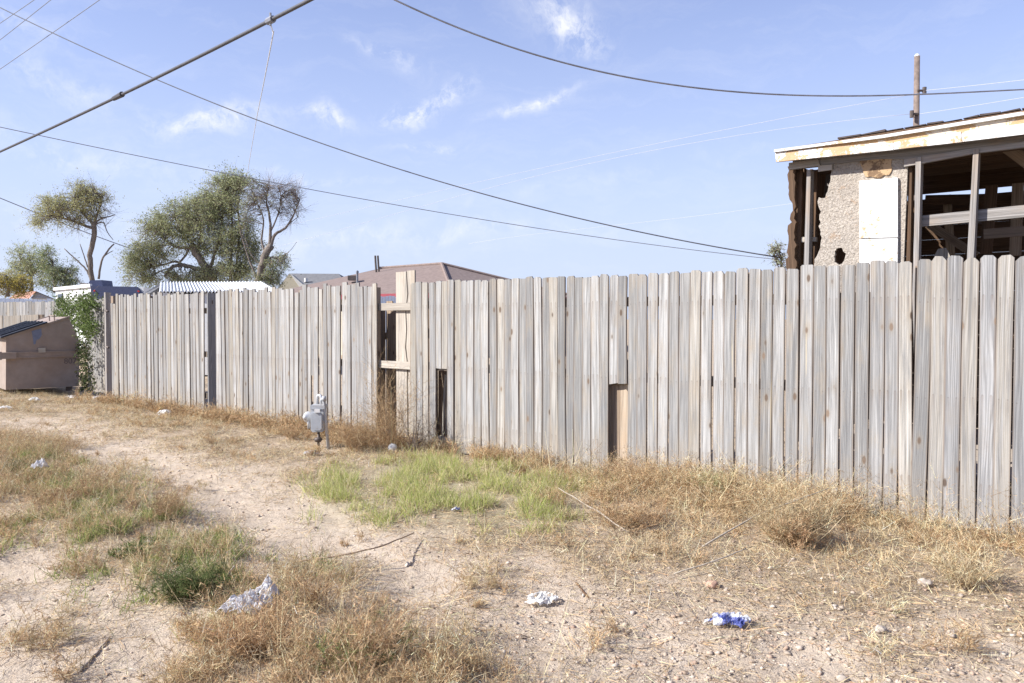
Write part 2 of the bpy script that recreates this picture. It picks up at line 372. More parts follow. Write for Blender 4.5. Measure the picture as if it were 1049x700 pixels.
def strand_mat(name, transl=.3):
    m = bpy.data.materials.new(name); m.use_nodes = True; t = m.node_tree; t.nodes.clear()
    a = N(t, 'ShaderNodeAttribute'); a.attribute_name = 'col'
    d = N(t, 'ShaderNodeBsdfDiffuse'); tr = N(t, 'ShaderNodeBsdfTranslucent'); mx = N(t, 'ShaderNodeMixShader')
    t.links.new(a.outputs['Color'], d.inputs[0]); t.links.new(a.outputs['Color'], tr.inputs[0])
    mx.inputs[0].default_value = transl; t.links.new(d.outputs[0], mx.inputs[1]); t.links.new(tr.outputs[0], mx.inputs[2])
    o = N(t, 'ShaderNodeOutputMaterial'); t.links.new(mx.outputs[0], o.inputs[0]); return m
M['straw'] = strand_mat('dry_plant', .25); M['leaf'] = strand_mat('green_plant', .45)
def bark():
    m, t, b = mat('bark'); p = pos(t)
    mpn = N(t, 'ShaderNodeMapping'); mpn.inputs['Scale'].default_value = (9, 9, 2); t.links.new(p, mpn.inputs['Vector'])
    n1, _ = tex_noise(t, mpn.outputs[0], 1.5, 7, .7)
    t.links.new(ramp(t, n1, [(.3, (.075, .062, .052)), (.55, (.20, .17, .145)), (.8, (.34, .30, .27))]), b.inputs['Base Color'])
    b.inputs['Roughness'].default_value = .95; bump(t, b, n1, .8, .04); return m
M['bark'] = bark()
M['cable'] = plain('cable_black', (.085, .085, .095), .55, var=.2, bmp=0)
M['cable_grey'] = plain('cable_grey', (.21, .22, .25), .5, var=.2, bmp=0)
M['wire_alu'] = plain('wire_aluminium', (.62, .63, .66), .45, var=.1, bmp=0)
M['wire_thin'] = plain('wire_dull', (.45, .46, .50), .6, var=.1, bmp=0)
M['cable_service'] = plain('cable_service', (.36, .37, .40), .35, .5, var=.3, scale=5, bmp=0)
M['pole'] = plain('pole_wood', (.20, .155, .13), .9, var=.4, scale=6)
M['iron'] = plain('old_iron', (.12, .10, .09), .6, .5, var=.4)
M['meter'] = plain('meter_grey_paint', (.40, .42, .44), .5, var=.15, dirt=(.30, .22, .14), dirt_amt=.35)
M['meter_alu'] = plain('cast_aluminium', (.55, .56, .57), .45, .4, var=.12, dirt=(.36, .30, .24), dirt_amt=.3)
M['dumpster'] = plain('tan_steel', (.31, .25, .21), .65, var=.14, scale=7, dirt=(.24, .165, .12), dirt_amt=.55)
M['dump_lid'] = plain('black_plastic', (.035, .037, .045), .42, var=.2)
M['dump_patch'] = plain('blue_grey_overpaint', (.17, .19, .26), .6, var=.15)
M['ink'] = plain('dark_stencil', (.14, .11, .10), .7, var=.3, bmp=0)
M['plastic_white'] = None

def film(name, c1, c2, transl=.35):
    m = bpy.data.materials.new(name); m.use_nodes = True; t = m.node_tree; b = t.nodes['Principled BSDF']
    p = pos(t); n1, _ = tex_noise(t, p, 11., 3, .5)
    c = mix(t, ramp(t, n1, [(.47, 0.), (.53, 1.)]), c1, c2)
    t.links.new(c, b.inputs['Base Color']); b.inputs['Roughness'].default_value = .32
    tr = N(t, 'ShaderNodeBsdfTranslucent'); t.links.new(c, tr.inputs[0]); mx = N(t, 'ShaderNodeMixShader'); mx.inputs[0].default_value = transl
    o = t.nodes['Material Output']; t.links.new(b.outputs[0], mx.inputs[1]); t.links.new(tr.outputs[0], mx.inputs[2]); t.links.new(mx.outputs[0], o.inputs[0])
    n2, _ = tex_noise(t, p, 60., 5, .6); bump(t, b, n2, .5, .01)
    return m
M['bag'] = film('white_film', (.74, .74, .76), (.70, .70, .73), .45)
M['bagblue'] = film('blue_white_film', (.68, .69, .74), (.09, .11, .32), .2)
M['paper'] = film('white_paper', (.76, .75, .72), (.70, .68, .64), .2)
M['stone'] = plain('stone', (.42, .36, .30), .95, var=.35, scale=40)
M['stone_pink'] = plain('stone_pink', (.46, .29, .21), .95, var=.3, scale=40)

# ------------------------------------------------------------------ mesh helpers
class MB:
    def __init__(s): s.v = []; s.f = []; s.bc = []; s.lx = []
    def add(s, vs, fs, bc=None, lx=None):
        o = len(s.v); s.v += [Vector(v) for v in vs]; s.f += [tuple(i + o for i in f) for f in fs]
        if bc is None: bc = [(v[0], v[2], .5) for v in vs]
        s.bc += bc; s.lx += lx if lx else [(0., -9., 1.)] * len(vs)
    def prism(s, pts, ext, rnd=None):
        """flat polygon pts swept by the vector ext"""
        pts = [Vector(p) for p in pts]; ext = Vector(ext); n = len(pts)
        vs = pts + [p + ext for p in pts]
        fs = [tuple(range(n)), tuple(reversed(range(n, 2 * n)))] + [(i, i + n, (i + 1) % n + n, (i + 1) % n) for i in range(n)]
        # keep the faces outward
        nn = sum(((pts[i] - pts[0]).cross(pts[(i + 1) % n] - pts[0]) for i in range(n)), Vector())
        if nn.dot(ext) > 0: fs = [tuple(reversed(f)) for f in fs]
        r = R.random() if rnd is None else rnd
        es = max(((pts[(i + 1) % n] - pts[i]) for i in range(n)), key=lambda e: e.length).normalized()
        cr = nn.normalized().cross(es)
        bc = [((v - pts[0]).dot(cr) + r * 37 + (v - pts[0]).dot(ext.normalized()) * .7, (v - pts[0]).dot(es) + r * 11 + 3, r) for v in vs]
        s.add(vs, fs, bc)
    def box(s, c, ax, ay, az, rnd=None):
        """centre and three half-axis vectors"""
        c, ax, ay, az = map(Vector, (c, ax, ay, az))
        ax, ay, az = sorted((ax, ay, az), key=lambda a: -a.length)
        b = c - ax - ay - az
        s.prism([b, b + 2 * ax, b + 2 * ax + 2 * ay, b + 2 * ay], 2 * az, rnd)
    def tube(s, pts, rad, n=6, cap=True):
        pts = [Vector(p) for p in pts]; m = len(pts)
        rad = [rad] * m if isinstance(rad, (int, float)) else list(rad)
        prev = None; vs = []
        for i, p in enumerate(pts):
            d = (pts[min(i + 1, m - 1)] - pts[max(i - 1, 0)]).normalized()
            if prev is None: prev = d.orthogonal().normalized()
            prev = (prev - d * prev.dot(d)); prev = prev.normalized() if prev.length > 1e-6 else d.orthogonal().normalized()
            q = d.cross(prev)
            for k in range(n):
                a = 2 * math.pi * k / n; vs.append(p + (prev * math.cos(a) + q * math.sin(a)) * rad[i])
        fs = [(i * n + k, i * n + (k + 1) % n, (i + 1) * n + (k + 1) % n, (i + 1) * n + k) for i in range(m - 1) for k in range(n)]
        if cap: fs += [tuple(reversed(range(n))), tuple((m - 1) * n + k for k in range(n))]
        s.add(vs, fs)
    def lathe(s, c, axis, prof, n=16):
        c = Vector(c); axis = Vector(axis).normalized()
        s.tube([c + axis * h for h, r in prof], [r for h, r in prof], n)
    def build(s, name, m, parent=None, smooth=False):
        base = parent_base(parent)
        me = bpy.data.meshes.new(name); me.from_pydata([tuple(v - base) for v in s.v], [], s.f)
        a = me.attributes.new('bc', 'FLOAT_VECTOR', 'POINT'); a.data.foreach_set('vector', np.array(s.bc, np.float32).ravel())
        a = me.attributes.new('lx', 'FLOAT_VECTOR', 'POINT'); a.data.foreach_set('vector', np.array(s.lx, np.float32).ravel())
        me.materials.append(m); me.update()
        if smooth: me.polygons.foreach_set('use_smooth', [True] * len(me.polygons))
        o = bpy.data.objects.new(name, me); COL.objects.link(o)
        if parent: o.parent = parent
        return o
def parent_base(p):
    b = Vector()
    while p is not None: b += p.location; p = p.parent
    return b
def tag(o, label=None, cat=None, group=None, kind=None):
    if label: o['label'] = label
    if cat: o['category'] = cat
    if group: o['group'] = group
    if kind: o['kind'] = kind
    return o
def thing(name, label, cat, loc, group=None):
    o = bpy.data.objects.new(name, None); o.empty_display_size = .1; COL.objects.link(o); o.location = loc
    return tag(o, label, cat, group)
def np_mesh(name, V, faces4, cols, m, parent=None, faces3=None, smooth=False):
    base = np.array(parent_base(parent)); V = V - base
    me = bpy.data.meshes.new(name); nv = len(V); n4 = len(faces4) if faces4 is not None else 0; n3 = len(faces3) if faces3 is not None else 0
    me.vertices.add(nv); me.vertices.foreach_set('co', V.astype(np.float32).ravel())
    li = []; 
    if n4: li.append(faces4.ravel())
    if n3: li.append(faces3.ravel())
    li = np.concatenate(li).astype(np.int32)
    me.loops.add(len(li)); me.loops.foreach_set('vertex_index', li)
    me.polygons.add(n4 + n3)
    st = np.concatenate([np.arange(n4) * 4, n4 * 4 + np.arange(n3) * 3]).astype(np.int32)
    me.polygons.foreach_set('loop_start', st)
    if cols is not None:
        a = me.attributes.new('col', 'FLOAT_COLOR', 'POINT'); a.data.foreach_set('color', np.concatenate([cols, np.ones((nv, 1))], 1).astype(np.float32).ravel())
    me.materials.append(m); me.update(calc_edges=True); me.validate()
    if smooth: me.polygons.foreach_set('use_smooth', [True] * len(me.polygons))
    o = bpy.data.objects.new(name, me); COL.objects.link(o)
    if parent: o.parent = parent
    return o

class Strands:
    """thin tapering blades: base, direction, length, width, bend vector, colour"""
    def __init__(s): s.P = []; s.D = []; s.L = []; s.W = []; s.B = []; s.C = []
    def add(s, P, D, L, W, B, C):
        n = len(P); s.P.append(P); s.D.append(D); s.L.append(np.broadcast_to(L, n)); s.W.append(np.broadcast_to(W, n)); s.B.append(B); s.C.append(C)
    def count(s): return sum(len(p) for p in s.P)
    def build(s, name, m, parent=None, nseg=2, clip_fence=True):
        P = np.concatenate(s.P); D = np.concatenate(s.D); L = np.concatenate(s.L); Wd = np.concatenate(s.W); B = np.concatenate(s.B); C = np.concatenate(s.C)
        D = D / (np.linalg.norm(D, axis=1, keepdims=True) + 1e-9); n = len(P)
        rv = rng.normal(size=(n, 3)); side = np.cross(D, rv); side /= np.linalg.norm(side, axis=1, keepdims=True) + 1e-9
        pts = []; 
        for k in range(nseg + 1):
            t = k / nseg; c = P + (D * t + B * t * t) * L[:, None]
            c[:, 2] = np.maximum(c[:, 2], 0.001 if False else c[:, 2])
            if clip_fence:
                q = (c[:, 0] - F0.x) * FN.x + (c[:, 1] - F0.y) * FN.y; near = (np.abs((P[:, 0] - F0.x) * FN.x + (P[:, 1] - F0.y) * FN.y) < 1.5)
                ov = np.where(near & (q > -.03), q + .03, 0); c = c - ov[:, None] * np.array([[FN.x, FN.y, 0]])
            w = Wd * (1 - .75 * t) * .5
            pts.append(c - side * w[:, None]); pts.append(c + side * w[:, None])
        V = np.stack(pts, 1).reshape(-1, 3); npv = 2 * (nseg + 1)
        base = (np.arange(n) * npv)[:, None]
        fs = [base + np.array([[2 * k, 2 * k + 1, 2 * k + 3, 2 * k + 2]]) for k in range(nseg)]
        Fc = np.concatenate(fs); Cc = np.repeat(C, npv, 0)
        return np_mesh(name, V, Fc, Cc, m, parent)
def colmix(n, pal, var=.34):
    pal = np.array(pal); i = rng.integers(0, len(pal), n); j = rng.integers(0, len(pal), n); f = rng.random((n, 1))
    return np.clip((pal[i] * f + pal[j] * (1 - f)) * (1 + var * rng.normal(size=(n, 1)) ), .015, .75)
def unit(n): 
    v = rng.normal(size=(n, 3)); return v / np.linalg.norm(v, axis=1, keepdims=True)
TAN = [(.60, .45, .26), (.48, .34, .19), (.66, .53, .34), (.42, .28, .155)]
RUST = [(.46, .30, .17), (.33, .20, .115), (.54, .39, .24), (.50, .34, .20)]
PALE = [(.68, .58, .40), (.60, .50, .33), (.56, .50, .30)]
GREENP = [(.17, .23, .075), (.25, .31, .11), (.12, .165, .06), (.33, .36, .15)]
LIME = [(.36, .43, .11), (.47, .50, .16), (.27, .36, .09), (.56, .53, .25)]
DARKG = [(.12, .165, .08), (.18, .23, .11), (.14, .19, .10)]
GREYT = [(.22, .18, .15), (.29, .24, .20), (.16, .13, .115)]
def weed(st, x, y, h, r, pal, stems=10, twig=8, fluff=4, wid=.004, lean=(0, 0), z=None, fl_len=.05, fl_w=.0035):
    """one branching weed: stems, side twigs, and the small bits on the twigs"""
    z = gz(x, y) if z is None else z
    tn = R.uniform(.72, 1.25); pal = [tuple(min(.74, q * tn) for q in c_) for c_ in pal]
    n = stems; base = np.array([[x, y, z]]) + rng.normal(size=(n, 3)) * np.array([[r * .12, r * .12, 0]])
    ang = rng.random(n) * 2 * np.pi; sp = rng.random(n) ** .6 * r / h * 1.1
    D = np.stack([np.cos(ang) * sp + lean[0], np.sin(ang) * sp + lean[1], np.ones(n)], 1); D /= np.linalg.norm(D, axis=1, keepdims=True)
    L = h * (.55 + .5 * rng.random(n)); B = rng.normal(size=(n, 3)) * .12; B[:, 2] -= .10
    st.add(base, D, L, wid, B, colmix(n, pal))
    if not twig: return
    i = np.repeat(np.arange(n), twig); t = .15 + .85 * rng.random(len(i)); p = base[i] + (D[i] * t[:, None] + B[i] * (t * t)[:, None]) * L[i][:, None]
    d2 = D[i] * .55 + unit(len(i)) * .75; d2[:, 2] = np.abs(d2[:, 2]) * .8 + .1; L2 = L[i] * (.16 + .28 * rng.random(len(i)))
    B2 = rng.normal(size=(len(i), 3)) * .12; C2 = colmix(len(i), pal)
    d2 /= np.linalg.norm(d2, axis=1, keepdims=True)
    st.add(p, d2, L2, wid * .6, B2, C2)
    if not fluff: return
    j = np.repeat(np.arange(len(i)), fluff); t = .2 + .8 * rng.random(len(j)); q = p[j] + (d2[j] * t[:, None] + B2[j] * (t * t)[:, None]) * L2[j][:, None]
    d3 = unit(len(j)) + d2[j] * .6; d3[:, 2] += .35
    st.add(q, d3, fl_len * (.4 + rng.random(len(j))), fl_w, rng.normal(size=(len(j), 3)) * .12, colmix(len(j), pal))

# ------------------------------------------------------------------ the ground: one sheet to the horizon
def grow(a, stop, step, f):
    out = []
    while abs(a) < stop: step *= f; a += math.copysign(step, stop if False else a if a else 1); out.append(a)
    return out
def axis(lo, hi, step, far_lo, far_hi):
    c = list(np.arange(lo, hi + 1e-6, step)); s = step; x = hi; up = []
    while x < far_hi: s *= 1.28; x += s; up.append(x)
    s = step; x = lo; dn = []
    while x > far_lo: s *= 1.28; x -= s; dn.append(x)
    return np.array(dn[::-1] + c + up)
AX = axis(-8.0, 5.0, .04, -1500, 1500); AY = axis(2.0, 14.0, .04, -60, 2500)
XX, YY = np.meshgrid(AX, AY); GV = np.stack([XX.ravel(), YY.ravel()], 1)
inb = (GV[:, 0] > GX0) & (GV[:, 0] < gx[-1]) & (GV[:, 1] > 0) & (GV[:, 1] < gy[-1])
zz = np.where(inb, look(GH, GV[:, 0], GV[:, 1]), 0.0)
V = np.concatenate([GV, zz[:, None]], 1)
nx, ny = len(AX), len(AY); idx = np.arange(nx * ny).reshape(ny, nx)
Fq = np.stack([idx[:-1, :-1], idx[:-1, 1:], idx[1:, 1:], idx[1:, :-1]], -1).reshape(-1, 4)
g = np_mesh('ground', V, Fq, None, M['ground'], smooth=True)
cov = np.stack([np.where(inb, look(GT, GV[:, 0], GV[:, 1]), .8), np.where(inb, look(GG, GV[:, 0], GV[:, 1]), 0), np.where(inb, look(GR, GV[:, 0], GV[:, 1]), 0), np.ones(len(GV))], 1)
a = g.data.attributes.new('cover', 'FLOAT_COLOR', 'POINT'); a.data.foreach_set('color', cov.astype(np.float32).ravel())
tag(g, 'dry tan dirt alley with wheel tracks and straw litter', 'ground', kind='structure')

# ------------------------------------------------------------------ the picket fence
S_END = s_at(116)
fence = thing('picket_fence', 'long weathered grey wooden picket fence running along the dirt alley', 'fence', FP(S_END / 2, 0, 0))
def picket(mb, s, w, top, bot=.01, d=0.0, tilt=0.0, ear=.02, th=.017, rnd=None, bow=0.0, dtop=0.0):
    """one dog-eared board; s = its middle along the fence, tilt = lean along the fence (radians); front face at d - th"""
    rnd = R.random() if rnd is None else rnd
    h = w / 2; e = min(ear, h * .7)
    prof = [(-h, bot + R.uniform(-.01, .012)), (h, bot + R.uniform(-.01, .012))]
    nb = 5; L = []; Rr = []
    for k in range(1, nb): 
        z = bot + (top - e - bot) * k / nb; L.append((-h + R.uniform(-.0012, .0012), z)); Rr.append((h + R.uniform(-.0012, .0012), z))
    jag = R.uniform(-.004, .004)
    pts = [prof[0], prof[1]] + Rr + [(h, top - e + R.uniform(-.006, .006)), (h - e * R.uniform(.8, 1.1), top + jag), (-h + e * R.uniform(.8, 1.1), top - jag * .4), (-h, top - e + R.uniform(-.006, .006))] + L[::-1]
    vs = []; bc = []; lx = []
    for fr in (0, 1):
        for (x, z) in pts:
            lx.append((x, z, h))
            q = (z - bot) / max(.01, top - bot)
            xs = s + x + math.tan(tilt) * (z - .9) + bow * math.sin(math.pi * q)
            dd = d - (th if fr == 0 else 0) + dtop * q
            vs.append(FP(xs, dd, z)); bc.append((x + rnd * 37.0 + (.011 if fr else 0), z + rnd * 5.0 * 0, rnd))
    n = len(pts)
    fs = [tuple(range(n)), tuple(reversed(range(n, 2 * n)))] + [(i, i + n, (i + 1) % n + n, (i + 1) % n) for i in range(n)]
    fs = [tuple(reversed(f)) for f in fs]
    mb.add(vs, fs, bc, lx)
# the boards from right to left
post_s = [s_at(p) for p in (1130, 942, 760, 628, 520, 424, 384, 305, 224, 152, 112)]
def bay(px):
    for lim, k in ((945, 0), (745, 1), (560, 2), (423, 3), (310, 4), (224, 5), (152, 6)):
        if px > lim: return k
    return 7
bays = [MB() for _ in range(8)]
s = -2.2
while s < S_END - .02:
    px = px_of(FP(s, 0, .9))[0]
    wide = px > 940
    w = R.uniform(.093, .100) if px > 424 else R.uniform(.062, .100)
    gap = R.uniform(.004, .009) if R.random() < .75 else R.uniform(.009, .015)
    if px < 640: gap = R.uniform(.0005, .002) if R.random() < .45 else (R.uniform(.004, .008) if R.random() < .72 else R.uniform(.009, .018))
    sm = s + w / 2; pm = px_of(FP(sm, 0, .9))[0]
    top = 1.835 + R.uniform(-.014, .012) + (.012 if wide else 0) - (.012 if 560 < pm < 820 else 0)
    if pm < 384: top += R.uniform(-.04, .03)
    if 300 < pm < 384: top += .012
    kw = dict(d=R.choice((-.009, -.004, 0, .004)), tilt=R.uniform(-.0042, .0042), ear=R.uniform(.020, .032) if wide else R.uniform(.010, .024), bow=R.uniform(-.006, .006))
    if 424 < pm < 640: kw['tilt'] = R.uniform(-.008, .008); kw['bow'] = R.uniform(-.010, .010)
    if pm < 384: kw['tilt'] = R.uniform(-.015, .015); kw['bow'] = R.uniform(-.014, .014); kw['d'] = R.uniform(-.012, .006); kw['ear'] = R.uniform(.003, .014)
    bot = -.06 + R.uniform(0, .03)
    skip = False
    if 387 < pm < 423 or 212.2 < pm < 223: skip = True
    if 366 < pm < 374: skip = False; kw['tilt'] = .022
    if 374 <= pm <= 387: kw['tilt'] = -.004; kw['d'] = -.02
    if 449 < pm < 461: bot = z_at(455, 378)
    if 624 < pm < 646: bot = z_at(635, 393.5)
    if 571 < pm < 577: kw['tilt'] = .010
    if 577 < pm < 585: kw['tilt'] = -.010
    if 868 < pm < 884: kw['tilt'] = .0035
    if 924 < pm < 939: kw['tilt'] = .016; top -= .01
    if 939 < pm < 958: kw['tilt'] = -.012; kw['dtop'] = .022
    if 318 < pm < 322: bot = z_at(320, 385)
    if 305 < pm < 310: kw['tilt'] = -.02; top -= .03
    if 212 < pm < 223: kw['d'] = .055; kw['tilt'] = 0
    if 155 < pm < 157.5: top -= .05
    if pm < 120: top -= .12
    if not skip: picket(bays[bay(pm)], sm, w, top, bot, **kw)
    if 905 < pm < 913: gap = .018
    if 866 < pm < 874: gap = .012
    if 960 < px: gap = R.uniform(.005, .009)
    if px < 384 and R.random() < .25: gap += R.uniform(.004, .014)
    s += w + gap
# short ends below the cut holes are gone; a thin bright half board closes the right side of the larger hole
for k, mb in enumerate(bays):
    mb.build('picket_panel', M['picket_grey'] if k == 0 else M['picket'], fence)
# rails, fixed behind the boards
for z in (.26, .875, 1.56):
    cuts = [-2.4, s_at(966), s_at(928), s_at(426), s_at(378), s_at(224.5), s_at(211), S_END]
    for a0, a1 in zip(cuts[:-1], cuts[1:]):
        if z < .3 and a1 in cuts[3:5]: continue
        if a0 in (cuts[1], cuts[5]): continue
        mb = MB(); zz0 = z + R.uniform(-.02, .02)
        if a1 == cuts[4] or a0 == cuts[3]: zz0 = z
        mb.box((FP((a0 + a1) / 2, .027, zz0)), FX * ((a1 - a0) / 2 - .002), FN * .0185, Vector((0, 0, .043)))
        mb.build('rail', M['rail'] if a0 == cuts[3] else M['rail_old'], fence)
for sp in post_s:
    if abs(sp - post_s[6]) < .01: sp += .10
    mb = MB(); mb.box(FP(sp, .095, .90), FX * .045, FN * .045, Vector((0, 0, .90 if sp < S_END - .4 else .93)))
    mb.build('post', M['picket_back'], fence)
mb = MB(); A_ = on_plane(213, 327, -.02); B_ = on_plane(222.6, 327, .17); A_.z = B_.z = -.05
nb_ = Vector((-(B_ - A_).y, (B_ - A_).x, 0)).normalized(); h_ = Vector((0, 0, 1.86))
mb.prism([A_, B_, B_ + h_, A_ + h_], nb_ * .018, .35); tag(mb.build('turned_board', M['picket_grey'], fence), 'dark board turned edgewise into the fence line')
# the two tall boards nailed behind the rails in the gap, split by a jagged crack
z0, z1 = .04, z_at(415, 278)
sL, sM, sR = s_at(406.5, .06), s_at(417.5, .06), s_at(425.5, .06)
crk = [(sM + R.uniform(-.012, .012) + (.02 if .55 < k / 9 < .8 else 0), z0 + (z1 - .05 - z0) * k / 9) for k in range(10)]
mb = MB(); mb.prism([FP(sL, .048, z0), FP(sL, .048, z1), FP(sM + .01, .048, z1)] + [FP(a_, .048, b_) for a_, b_ in crk[::-1]], FN * .018, .83)
tb = mb.build('tall_board', M['rail'], fence); tag(tb, 'bright split board standing taller than the pickets')
mb = MB(); mb.prism([FP(sR, .052, z0), FP(sR, .052, z1 + .01), FP(sM - .005, .052, z1 + .01)] + [FP(a_ - .016, .052, b_) for a_, b_ in crk[::-1]], FN * .018, .72)
mb.build('tall_board', M['rail'], fence)
# leaning slats inside the small hole
mb = MB()
for (xa, ya, xb, yb, d) in ((452.5, 460, 456.5, 384, .12), (458, 440, 459.5, 386, .10)):
    A = on_plane(xa, ya, d); B_ = on_plane(xb, yb, d); dv = (B_ - A)
    mb.box((A + B_) / 2, FX * .012, FN * .007, dv / 2)
mb.build('loose_slat', M['rail'], fence)
# board behind the larger hole
mb = MB(); mb.box(FP(s_at(634, .06), .060, .52), FX * .15, FN * .007, Vector((0, 0, .52)), .9)
mb.build('backing_board', M['backing'], fence)
# left end panel, set back, plus its end post
mb = MB(); sa, sb = s_at(107.5, .22), s_at(90, .22)
for k in range(10):
    w = (sb - sa) / 10; mb2 = mb; s0 = sa + w * (k + .5)
    picket(mb, s0, w - .004, 1.80 + R.uniform(-.01, .01), .02, d=.22, ear=.008)
mb.build('end_panel', M['picket'], fence)
mb = MB(); mb.box(FP(s_at(110.5, .1), .10, .95), FX * .03, FN * .05, Vector((0, 0, .95))); mb.build('end_post', M['stud'], fence)
for zz1 in (1.55, .9):
    mb = MB(); mb.tube([FP(s_at(112, .0), -.02, zz1), FP(s_at(109.5, .0), -.02, zz1 + .02)], .018, 8); mb.build('latch', M['iron'], fence)

# second fence in the yard, seen through the gap
yf = thing('yard_fence', 'brown board fence inside the yard seen through the gap of missing pickets', 'fence', FP(s_at(405, .55), .55, 0))
mb = MB(); sa, sb = s_at(484, .4), s_at(366, .4); s0 = sa
while s0 < sb:
    w = R.uniform(.10, .145); px = px_of(FP(s0 + w / 2, .4, .9))[0]
    picket(mb, s0 + w / 2, w, 1.60 + R.uniform(-.05, .05), .02, d=.40 + R.uniform(-.02, .02), ear=.01, tilt=R.uniform(-.01, .01))
    s0 += w + R.uniform(.003, .02)
mb.build('board_panel', M['picket_back'], yf)
mb = MB(); mb.box(FP((sa + sb) / 2, .445, 1.2), FX * ((sb - sa) / 2), FN * .02, Vector((0, 0, .045))); mb.build('rail', M['rail'], yf)

# ------------------------------------------------------------------ derelict house behind the fence (its wall runs parallel to the fence)
D = 1.33
house = thing('derelict_house', 'gutted house with peeling white fascia and stripped stucco wall behind the fence', 'house', FP(s_at(900, D), D + 2.0, 0))
def WP(px, py, d=D): return on_plane(px, py, d)
def plank(mb, pts, d, th, rnd=None):     # outline read on the plane d, real thickness th behind it
    mb.prism([on_plane(x, y, d) for x, y in pts], FN * th, rnd)
# fascia, in two lengths, with the raw sheathing and drip edge above it
dE = D - .17
mb = MB(); plank(mb, [(795, 166), (915, 153.5), (914.5, 145), (794, 156.5)], dE, .03); mb.build('fascia', M['fascia'], house)
mb = MB(); plank(mb, [(915.6, 153.2), (985, 145.6), (984.5, 135), (915.2, 146)], dE, .03); mb.build('fascia', M['fascia'], house)
mb = MB(); plank(mb, [(985.6, 145.3), (1050, 137.5), (1160, 124), (1160, 111), (1050, 126.5), (985.2, 135)], dE, .03); mb.build('fascia', M['fascia'], house)
mb = MB(); plank(mb, [(794, 156), (914.5, 147), (984.5, 136), (1050, 127.5), (1160, 112), (1160, 97), (1050, 114.5), (930, 137), (905, 141)], dE + .012, .03); mb.build('sheathing_strip', M['rawwood'], house)
mb = MB(); plank(mb, [(793, 156), (905, 141.2), (1050, 117.6), (1160, 99), (1160, 95.5), (1050, 114), (905, 138.2), (793, 153.4)], dE - .02, .05); mb.build('drip_edge', M['panel'], house)
# roof: deck and felt, low slope falling to the eave; curled shingle edges
eL = on_plane(794, 153.2, dE); eR = on_plane(1160, 94.5, dE)
back = FN * 3.9 + Vector((0, 0, .42))
deck = MB(); deck.prism([eL + Vector((0, 0, -.03)), eR + Vector((0, 0, -.03)), eR + back, eL + back], Vector((0, 0, .025)))
M['shingle'] = plain('old_shingle', (.075, .06, .055), .9, var=.4, scale=9)
deck.build('roof_deck', M['darkwood'], house)
mb = MB(); x = 858
while x < 1150:
    w = R.uniform(9, 26); ya = 153.2 - (x - 794) * .1604; yb = 153.2 - (x + w - 794) * .1604
    a_ = on_plane(x, ya, dE); b_ = on_plane(x + w, yb, dE); u_ = R.uniform(.008, .028)
    mb.prism([a_ + Vector((0, 0, .004)), b_ + Vector((0, 0, .004)), b_ + Vector((0, 0, u_ * R.uniform(.5, 1))), a_ + Vector((0, 0, u_ * R.uniform(.3, 1)))], FN * .35)
    x += w + R.uniform(.5, 3)
mb.build('shingle_course', M['shingle'], house)
# header under the eave
mb = MB(); plank(mb, [(812, 172.5), (900, 163), (930, 163), (1000, 152), (1050, 147), (1160, 133), (1160, 121), (1050, 137), (900, 154), (812, 163.5)], D - .02, .09); mb.build('header', M['stud'], house)
mb = MB(); plank(mb, [(926, 171), (1000, 157), (1070, 148.5), (1160, 137), (1160, 131), (1000, 151.5), (926, 163.5)], D - .035, .04); mb.build('header', M['stud'], house)
mb = MB(); plank(mb, [(838, 176), (852, 174), (852, 168.5), (838, 170)], D - .04, .02); plank(mb, [(808, 174), (840, 170), (838, 163), (808, 167)], D - .045, .04); mb.build('eave_block', M['rail'], house)
def rag(pts, amt=1.0, step=4, open_=False):
    o = []
    for i, (x, y) in enumerate(pts[:-1] if open_ else pts):
        x2, y2 = pts[(i + 1) % len(pts)]; n = max(1, int(math.hypot(x2 - x, y2 - y) / step))
        for k in range(n):
            f = k / n; o.append((x + (x2 - x) * f + R.uniform(-amt, amt), y + (y2 - y) * f + R.uniform(-amt, amt)))
    return o
# stucco wall with its torn edge, and the hole
SB = 300
out = [(924.5, SB), (930, 160), (924, 158), (910, 160.5), (884, 161), (876, 158), (854, 160.5), (851.5, 172), (850.5, 186), (847, 196), (845.5, 202), (838.5, 203), (837.5, 209), (840.5, 217), (839.5, 231), (841.5, 244), (840, 255), (836, 262), (833.5, 272), (832, SB)]
hole = [(855, 258), (857, 254), (862, 253.5), (866, 260), (864.5, 268), (859, 272.5), (855, 268)]
def with_hole(mb, out, hole, d, th):
    from mathutils.geometry import tessellate_polygon
    A3 = [Vector((x, y, 0)) for x, y in out]; H3 = [Vector((x, y, 0)) for x, y in hole]
    tris = tessellate_polygon([A3, H3]); al = out + hole; n = len(al)
    fr = [on_plane(x, y, d) for x, y in al]; bk = [p + FN * th for p in fr]
    fs = []
    for t_ in tris:
        a0, b0, c0 = (fr[i] for i in t_); nn = (b0 - a0).cross(c0 - a0)
        t_ = tuple(t_) if nn.dot(FN) < 0 else tuple(reversed(t_))
        fs.append(t_); fs.append(tuple(i + n for i in reversed(t_)))
    for st_, ln in ((0, len(out)), (len(out), len(hole))):
        for i in range(ln):
            p, q = st_ + i, st_ + (i + 1) % ln; fs.append((p, q, q + n, p + n))
    mb.add(fr + bk, fs)
out = [out[0]] + [(x_ + R.uniform(-.3, .3), y_) for x_, y_ in rag(out[1:-1], .9, 3.0, True)] + [(832.5, 290), (832, SB)]
hole = rag(hole, .7, 2.2)
mb = MB(); with_hole(mb, out, hole, D, .035); mb.build('stucco_wall', M['stucco'], house)
M['rot'] = painted_board('rotten_lath', .50, base=(.47, .32, .18), under=(.18, .11, .06))
